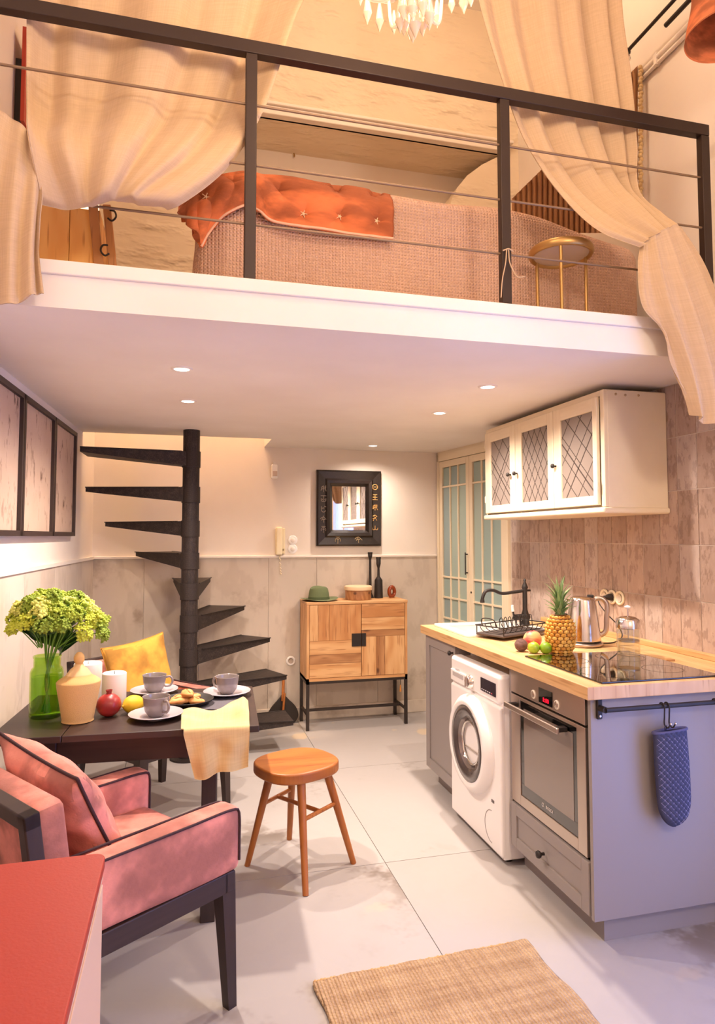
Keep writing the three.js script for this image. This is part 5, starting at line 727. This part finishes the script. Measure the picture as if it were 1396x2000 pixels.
{
  const t = thing('vase', 'green glass jar holding the flowers on the dining table', 'vase', [-0.5, TY, -2.8]);
  obj('glass', lathe([[0, 0], [0.054, 0], [0.06, 0.006], [0.06, 0.17], [0.055, 0.182], [0.048, 0.19], [0.048, 0.222], [0.051, 0.224], [0.051, 0.23], [0.046, 0.23], [0.044, 0.222], [0.044, 0.19], [0.055, 0.17], [0.055, 0.012], [0, 0.01]], 48), M({ color: hex('#e2f5b2'), roughness: 0.03, transmission: 1, thickness: 0, ior: 1.5 }), t);
  obj('water', lathe([[0, 0.0105], [0.0545, 0.0125], [0.0545, 0.15], [0, 0.15]], 40), M({ color: hex('#eaf6cc'), roughness: 0.02, transmission: 1, thickness: 0, ior: 1.33 }), t);
  const b = thing('flower_bunch', 'bunch of yellow-green clustered flowers with dark leaves in the green jar', 'flowers', [-0.5, TY + 0.012, -2.8]);
  const stemM = M({ color: hex('#6c9a34'), roughness: 0.6 }), leafM = [M({ color: hex('#3f6b2a'), roughness: 0.5, side: THREE.DoubleSide }), M({ color: hex('#5c8a34'), roughness: 0.5, side: THREE.DoubleSide }), M({ color: hex('#2f5526'), roughness: 0.5, side: THREE.DoubleSide })], blM = [M({ color: hex('#b9c43c'), roughness: 0.7 }), M({ color: hex('#9fb136'), roughness: 0.7 }), M({ color: hex('#d2d66c'), roughness: 0.7 }), M({ color: hex('#83992c'), roughness: 0.7 })];
  const leaf = (Lh, w) => sheet(6, 12, (u, v) => { const a = u * 2 - 1, k = w * Math.sin(Math.PI * Math.pow(v, 0.75)) * 0.98 + 0.0006; return V(a * k, Lh * v - 0.2 * Lh * v * v, 0.42 * Lh * v * v + 0.25 * Math.abs(a) * k); }, 0.0012);
  const floret = () => { const g = []; for (let k = 0; k < 5; k++) { const a = k * 1.257, s = new THREE.SphereGeometry(0.0075, 6, 4); s.scale(1, 0.42, 0.7); s.translate(0.0068, 0, 0); s.rotateZ(0.3); s.rotateY(a); g.push(s); } g.push(new THREE.SphereGeometry(0.003, 6, 4)); return merge(g); }, FL = floret();
  const heads = []; for (let i = 0; i < 44; i++) { const k = (i + 0.5) / 44, a = i * 2.399963, r = 0.15 * Math.sqrt(k); heads.push([0.04 + r * 1.05 * Math.cos(a), 0.43 - 0.11 * k * k - 0.03 * Math.cos(a) * k + rr(-0.022, 0.022), r * 0.85 * Math.sin(a)]); }
  heads.forEach(([x, y, z], i) => {
    const h = V(x, y, z), base = V(0.018 * Math.cos(i * 2.4), 0.004, 0.018 * Math.sin(i * 2.4)); if (i % 4 === 0) obj('stem', tube([base, V(base.x * -0.6 + x * 0.08, 0.12, base.z * -0.6 + z * 0.08), V(x * 0.18, 0.2, z * 0.18), V(x * 0.5, 0.29, z * 0.5), h], 0.0026, 24, 6), stemM, b);
    else obj('stem', tube([V(x * 0.3, 0.25, z * 0.3), V(x * 0.7, lerp(0.25, y, 0.6), z * 0.7), h], 0.002, 12, 5), stemM, b);
    const fl = [], n = 22, out = V(x - 0.03, 0.09, z).normalize(), qo = new THREE.Quaternion().setFromUnitVectors(V(0, 1, 0), out); for (let k = 0; k < n; k++) { const f = Math.sqrt((k + 0.5) / n), a = k * 2.4, rad = 0.028, g = FL.clone(), el = f * 1.5, d = V(Math.sin(el) * Math.cos(a), Math.cos(el), Math.sin(el) * Math.sin(a)).applyQuaternion(qo), s = rr(0.8, 1.2); g.scale(s, s * rr(1, 1.8), s); g.rotateY(rr(0, 6)); g.applyQuaternion(new THREE.Quaternion().setFromUnitVectors(V(0, 1, 0), d.clone().add(V(rr(-0.5, 0.5), rr(-0.3, 0.6), rr(-0.5, 0.5))).normalize())); const R = rad * rr(0.6, 1.35); g.translate(x + d.x * R, y + d.y * R - 0.01, z + d.z * R); fl.push(g); }
    obj('bloom', fl, blM[Math.floor(rnd() * 4)], b);
  });
  for (let i = 0; i < 110; i++) { const a = i * 2.4, m = obj('leaf', leaf(rr(0.08, 0.14), rr(0.015, 0.027)), leafM[i % 3], b), y = lerp(0.215, 0.335, (i * 0.618) % 1), s = (y - 0.2) / 0.2; m.position.set(0.015 + 0.02 * Math.cos(a) + s * 0.085 * Math.cos(a), y, s * 0.075 * Math.sin(a) + 0.02 * Math.sin(a)); m.rotation.set(rr(-0.1, 0.55), Math.PI / 2 - a, rr(-0.4, 0.4), 'YXZ'); }
}
{
  let t = thing('jug', 'sand-coloured stoneware bottle with stopper beside the green jar', 'bottle', [-0.372, TY, -2.7]), m = M({ color: hex('#d9a866'), map: T.linen, roughness: 0.75 });
  obj('body', smoothLathe([[0.0, 0], [0.052, 0.001], [0.056, 0.012], [0.066, 0.07], [0.077, 0.135], [0.074, 0.15], [0.05, 0.166], [0.042, 0.172]], 44, 60), M({ color: hex('#dcb070'), roughness: 0.8, bumpMap: T.fuzz, bumpScale: 0.0015 }), t); obj('shoulder', lathe([[0.044, 0.17], [0.043, 0.174], [0.03, 0.192], [0.017, 0.202], [0.016, 0.21], [0, 0.21]], 40), M({ color: hex('#e6c088'), roughness: 0.7 }), t); obj('stopper', smoothLathe([[0.011, 0.208], [0.018, 0.222], [0.018, 0.238], [0.008, 0.252], [0, 0.254]], 24), M({ color: hex('#d8ab68'), roughness: 0.8 }), t);
  for (const [x, z, h, r, l] of [[-0.262, -2.87, 0.14, 0.047, 'cream pillar candle behind the pomegranate'], [-0.375, -2.975, 0.165, 0.055, 'thick cream pillar candle behind the stoneware bottle']]) { t = thing('pillar_candle', l, 'candle', [x, TY, z], 0, 'pillar candles on the dining table'); obj('wax', lathe([[0, 0], [r, 0], [r, h - 0.004], [r - 0.004, h], [r - 0.012, h - 0.004], [0, h - 0.007]], 40), M({ color: hex('#fffaf0'), roughness: 0.5, transmission: 0.15, thickness: 0 }), t); obj('wick', cyl(0, h - 0.008, h + 0.006, 0, 0.0015, 0.0012, 6), mt.black, t); }
  t = thing('pomegranate', 'dark red pomegranate in front of the pillar candles', 'fruit', [-0.268, TY, -2.738]); const pg = new THREE.SphereGeometry(0.045, 36, 26), q = pg.attributes.position; for (let i = 0; i < q.count; i++) { const a = Math.atan2(q.getZ(i), q.getX(i)), k = 1 + 0.025 * Math.cos(6 * a) * (1 - Math.abs(q.getY(i)) / 0.045); q.setXYZ(i, q.getX(i) * k, q.getY(i) * 0.97, q.getZ(i) * k); } pg.computeVertexNormals(); pg.translate(0, 0.0436, 0);
  obj('skin', pg, M({ map: tex(128, (u, v) => mix3([120, 22, 24], [206, 66, 58], fbm(u, v, 4, 4))), roughness: 0.38, clearcoat: 0.2 }), t); obj('calyx', lathe([[0.012, 0.082], [0.009, 0.09], [0.013, 0.1], [0.01, 0.099], [0.006, 0.088]], 12), M({ color: hex('#8a2a22'), roughness: 0.6 }), t);
  t = thing('lemon', 'yellow lemon between the pomegranate and the coffee cup', 'fruit', [-0.182, TY, -2.768], 0.7); const lg = smoothLathe([[0, -0.048], [0.009, -0.043], [0.026, -0.028], [0.034, 0], [0.027, 0.026], [0.01, 0.042], [0, 0.047]], 32); lg.rotateZ(Math.PI / 2); lg.translate(0, 0.034, 0); obj('peel', lg, M({ color: hex('#eec428'), roughness: 0.42, bumpMap: T.fuzz, bumpScale: 0.001 }), t); obj('tip', at(new THREE.SphereGeometry(0.005, 8, 6), -0.046, 0.034, 0), M({ color: hex('#c8a020') }), t);
}
{   // napkins
  const c = Math.cos(-0.06), s = Math.sin(-0.06), loc = (x, y, z) => V(-0.165 + x * c + z * s, y, -2.822 - x * s + z * c);
  one('napkin', sheet(70, 90, (u, v) => {
    const top = 0.2 + 0.05 * u, hang = lerp(0.185, 0.15, u) + 0.006 * Math.sin(u * 9), d = v * (top + hang), k = d - top; let x = lerp(0.195, 0.425, u), y, z;
    const wr = 0.006 * Math.sin(u * 14 + v * 5) + 0.004 * Math.sin(u * 7 - v * 16 + 1);
    if (k < 0) { const q = sst(-0.01, -0.12, k); z = 0.336 + k; y = TY + 0.0045 + q * (0.012 + 1.1 * wr) + 0.034 * sst(0.45, 0.8, u) * sst(1.05, 0.85, u) * sst(-0.06, -0.2, k); x += 0.03 * Math.sin(u * 3.1) * (1 - v) - 0.02 * (1 - v) * (1 - u); }
    else { const r = 0.016, th = Math.min(k / r, Math.PI / 2), e = Math.max(0, k - r * Math.PI / 2); z = 0.336 + r * Math.sin(th) * 0.7 + sst(0, 0.06, e) * wr * 1.3; y = TY + 0.0045 - r * (1 - Math.cos(th)) - e; x += e / 0.18 * (0.045 * (1 - u) - 0.006 * u); }
    return loc(x, y, z);
  }, 0.003, 0.26, 0.4), M({ map: T.linen, color: hex('#fbf0c4'), roughness: 0.95, transmission: 0.12, thickness: 0, side: THREE.DoubleSide }), 'pale yellow napkin hanging over the dining table edge', 'napkin');
  one('napkin', sheet(30, 24, (u, v) => loc(lerp(0.23, 0.42, u) - 0.02 * v, TY + 0.002 + 0.001 * Math.sin(u * 9 + v * 5), lerp(-0.16, 0.06, v) + 0.03 * u), 0.002, 0.2, 0.2), M({ map: T.linen, color: hex('#6f7490'), roughness: 0.95, side: THREE.DoubleSide }), 'blue-grey napkin lying flat under the saucer', 'napkin');
}
// ---------------------------------------------------------------- seating
{
  const t = thing('stool', 'honey-coloured wooden stool with a rounded seat and four splayed legs', 'stool'), C = V(0.487, 0, -2.925), SY = 0.45;
  const sh = new THREE.Shape(); const N = 64; for (let i = 0; i <= N; i++) { const a = i / N * 6.283, n = 2.7, r = Math.pow(Math.pow(Math.abs(Math.cos(a)), n) + Math.pow(Math.abs(Math.sin(a)), n), -1 / n); const x = 0.166 * r * Math.cos(a), y = 0.15 * r * Math.sin(a); i ? sh.lineTo(x, y) : sh.moveTo(x, y); }
  const g = extr(sh, 0.026, 0.01, 4); g.rotateX(-Math.PI / 2); g.rotateY(0.42); const p = g.attributes.position; g.translate(C.x, SY - 0.036, C.z); obj('seat', tri(g, 'x'), mt.honey, t);
  const feet = [V(0.285, 0, -2.985), V(0.487, 0, -2.685), V(0.735, 0, -2.89), V(0.5, 0, -3.19)], tops = feet.map((f) => C.clone().lerp(f, 0.5).setY(SY - 0.03));
  feet.forEach((f, i) => obj('leg', tri(rod(f, tops[i], 0.0125, 0.019, 16)), mt.honey, t));
  const on = (i, k) => feet[i].clone().lerp(tops[i], k); const s1 = [on(0, 0.62), on(3, 0.62)], s2 = [on(1, 0.62), on(2, 0.62)]; obj('stretcher', tri(rod(s1[0], s1[1], 0.009)), mt.honey, t); obj('stretcher', tri(rod(s2[0], s2[1], 0.009)), mt.honey, t); obj('stretcher', tri(rod(s1[0].clone().lerp(s1[1], 0.5), s2[0].clone().lerp(s2[1], 0.5), 0.009)), mt.honey, t);
}
function armchair(label, pos, turn) {
  const t = thing('armchair', label, 'armchair', pos, turn, 'velvet armchairs at the dining table');
  const seatG = softBox(0.42, 0.1, 0.5, 0.03, [16, 8, 20], (q) => 0.008 * Math.cos(q.x * 5) * Math.cos(q.z * 4)); seatG.translate(0, 0.425, 0.03); obj('seat', tri(seatG), mt.pink, t);
  for (const s of [-1, 1]) {
    const g = softBox(0.085, 0.185, 0.57, 0.016, [6, 10, 28], (q) => 0.003 * Math.sin(q.z * 9)); g.translate(s * 0.245, 0.4975, 0.005); const a = obj('armrest', tri(g, 'y', s, 0.3), mt.pink, t);
    const pp = (e) => { const x = s * 0.245 + e * 0.0415, y0 = 0.41, y1 = 0.588, z0 = -0.275, z1 = 0.288; return tube([V(x, y1, z0), V(x, y1, -0.1), V(x, y1, 0.1), V(x, y1, z1 - 0.03), V(x, y1 - 0.006, z1 - 0.006), V(x, y1 - 0.035, z1), V(x, 0.5, z1), V(x, y0 + 0.02, z1)], 0.0042, 60, 6); }; obj('piping', [pp(1), pp(-1)], mt.piping, a);
  }
  const bg = softBox(0.5, 0.36, 0.085, 0.025, [20, 16, 6]); bg.translate(0, 0.18, 0); bg.rotateX(-0.14); bg.translate(0, 0.4, -0.235); obj('backrest', tri(bg), mt.pink, t);
  const fr = [box(-0.285, 0.285, 0.345, 0.405, 0.235, 0.275, 0.004), box(-0.285, 0.285, 0.345, 0.405, -0.275, -0.235, 0.004), box(-0.285, -0.25, 0.345, 0.405, -0.25, 0.25, 0.004), box(0.25, 0.285, 0.345, 0.405, -0.25, 0.25, 0.004)]; obj('seat_frame', fr.map((g) => tri(g, 'x')), mt.darkLeg, t);
  const back = [box(-0.285, -0.245, 0, 0.385, -0.02, 0.02, 0.005), box(0.245, 0.285, 0, 0.385, -0.02, 0.02, 0.005), box(-0.285, 0.285, 0.345, 0.385, -0.02, 0.02, 0.005)].map((g) => { g.rotateX(-0.14); return tri(g.translate(0, 0.38, -0.292)); }); obj('back_frame', back, mt.darkLeg, t);
  for (const [x, z] of [[-1, 1], [1, 1], [-1, -1], [1, -1]]) { const g = new THREE.CylinderGeometry(0.036, 0.021, 0.4, 4).rotateY(Math.PI / 4), P = g.attributes.position; for (let i = 0; i < P.count; i++) { const k = 0.5 - P.getY(i) / 0.4; P.setX(i, P.getX(i) + x * 0.012 * k); P.setZ(i, P.getZ(i) + z * 0.02 * k); } const h = g.toNonIndexed(); h.computeVertexNormals(); h.translate(x * 0.258, 0.2, z * 0.25); obj('leg', tri(h), mt.darkLeg, t); }
  return t;
}
const A1 = 2.186, A2 = 0.686;
armchair('pink velvet armchair with dark piping holding the pink cushion', [-0.222, 0, -2.193], A1);
armchair('pink velvet armchair behind the dining table holding the yellow cushion', [-0.14, 0, -3.73], A2);
function cushion(label, mat, pos, turn, tilt, roll, w, h, d, pipe) {
  const t = thing('cushion', label, 'cushion', pos, turn), sag = 0.07, g = pillow(w, h, d, 40, sag, pipe ? 0.014 : 0.005), m = new THREE.Matrix4().makeRotationFromEuler(new THREE.Euler(tilt, 0, roll, 'YXZ'));
  if (pipe) { const p = g.attributes.position; for (let i = 0; i < p.count; i++) { const r = Math.hypot(p.getX(i), p.getY(i)), z = p.getZ(i); p.setZ(i, z - Math.sign(z) * (0.045 * Math.exp(-r * r / 0.0012) + 0.006 * Math.cos(6 * Math.atan2(p.getY(i), p.getX(i))) * Math.exp(-Math.pow((r - 0.06) / 0.04, 2)))); } g.computeVertexNormals(); }
  g.applyMatrix4(m); obj('cover', tri(g), mat, t);
  if (pipe) { const r = tube(pillowRim(w, h, sag), 0.005, 200, 6, true); r.applyMatrix4(m); obj('piping', r, mt.piping, t); } else { const r = tube(pillowRim(w, h, sag), 0.0025, 200, 6, true); r.applyMatrix4(m); obj('seam', r, mat, t); }
}
const from = (p, turn, x, y, z) => [p[0] + x * Math.cos(turn) + z * Math.sin(turn), y, p[1] - x * Math.sin(turn) + z * Math.cos(turn)];
cushion('pink tufted velvet cushion with dark piping leaning on the armchair back', mt.pink, from([-0.222, -2.193], A1, 0.05, 0.62, -0.1), A1, -0.5, 0.12, 0.44, 0.42, 0.16, true);
cushion('yellow ochre cushion leaning on the armchair behind the table', M({ color: hex('#e0a240'), map: T.velvet, roughness: 0.92, sheen: 0.3 }), from([-0.14, -3.73], A2, 0.0, 0.665, -0.12), A2, -0.22, 0.1, 0.4, 0.4, 0.12, false);
// ---------------------------------------------------------------- red cabinet and rug
{
  const x1 = -0.153, z0 = -1.54, z1 = -0.62, xw = xl(z0) + 0.03, t = thing('low_cabinet', 'low cabinet with a flat red top and pale side', 'cabinet'), red = M({ color: hex('#a62e1a'), roughness: 0.55, bumpMap: T.fuzz, bumpScale: 0.0005 }), pale = M({ color: hex('#dab698'), roughness: 0.6 });
  obj('top', [extr((() => { const s = new THREE.Shape(), r = 0.025; s.moveTo(xw, -z0); s.lineTo(x1 - r, -z0); s.quadraticCurveTo(x1, -z0, x1, -z0 - r); s.lineTo(x1, -z1); s.lineTo(xw, -z1); return s; })(), 0.016, 0.003, 3).rotateX(-Math.PI / 2).translate(0, 0.731, 0)], red, t);
  obj('edge_band', box(xw, x1 - 0.002, 0.7, 0.728, z0 + 0.004, z1), pale, t); obj('body', box(xw, x1 - 0.008, 0.06, 0.7, z0 + 0.008, z1), M({ color: hex('#c9a488'), roughness: 0.6 }), t); obj('door', box(x1 - 0.01, x1 - 0.001, 0.065, 0.692, z0 + 0.012, z1 - 0.46, 0.002), pale, t); obj('door', box(x1 - 0.01, x1 - 0.001, 0.065, 0.692, z1 - 0.455, z1, 0.002), pale, t); obj('plinth', box(xw, x1 - 0.03, 0, 0.06, z0 + 0.02, z1), mt.darkLeg, t);
}
{
  const g = softBox(0.76, 0.016, 1.0, 0.007, [60, 2, 80], null), p = g.attributes.position; for (let i = 0; i < p.count; i++) { const x = p.getX(i), z = p.getZ(i), ed = sst(0.33, 0.38, Math.abs(x)) + sst(0.45, 0.5, Math.abs(z)); p.setX(i, x + 0.006 * Math.sin(z * 23) * sst(0.3, 0.38, Math.abs(x)) * Math.sign(x)); p.setZ(i, z + 0.005 * Math.sin(x * 31) * sst(0.4, 0.5, Math.abs(z))); p.setY(i, p.getY(i) + (p.getY(i) > 0 ? 0.0015 * Math.sin(x * 90) * Math.sin(z * 70) : 0)); } g.computeVertexNormals();
  const t = thing('rug', 'natural woven jute rug on the concrete floor', 'rug', [0.815, 0.0085, -1.672], 0.035); obj('weave', tri(g, 'x'), M({ map: T.jute, bumpMap: T.juteB, bumpScale: 0.006, roughness: 0.98 }), t);
  const k = []; for (let i = 0; i < 72; i++) { const s = new THREE.SphereGeometry(0.007, 6, 5); s.scale(1.1, 0.9, 0.8); k.push(at(s, -0.374 + i * 0.01055, 0, -0.5 + 0.002 * Math.sin(i * 2))); } obj('bound_edge', k, M({ color: hex('#c9a06c'), roughness: 0.98 }), t);
}
// ---------------------------------------------------------------- every thing's origin to the middle of its foot; shadows on
for (const o of [...scene.children]) {
  if (o.isCamera || o.userData.kind === 'structure' || o.position.lengthSq() > 0 || o.rotation.y) continue;
  o.updateMatrixWorld(true); const b = new THREE.Box3().setFromObject(o), c = V((b.min.x + b.max.x) / 2, b.min.y, (b.min.z + b.max.z) / 2);
  if (o.isMesh) o.geometry.translate(-c.x, -c.y, -c.z); else for (const k of o.children) k.position.sub(c);
  o.position.copy(c);
}
scene.traverse((o) => { if (o.isMesh) { o.castShadow = true; o.receiveShadow = true; } if (o.isPointLight || o.isSpotLight || o.isDirectionalLight) o.castShadow = true; });
renderer.render(scene, camera);
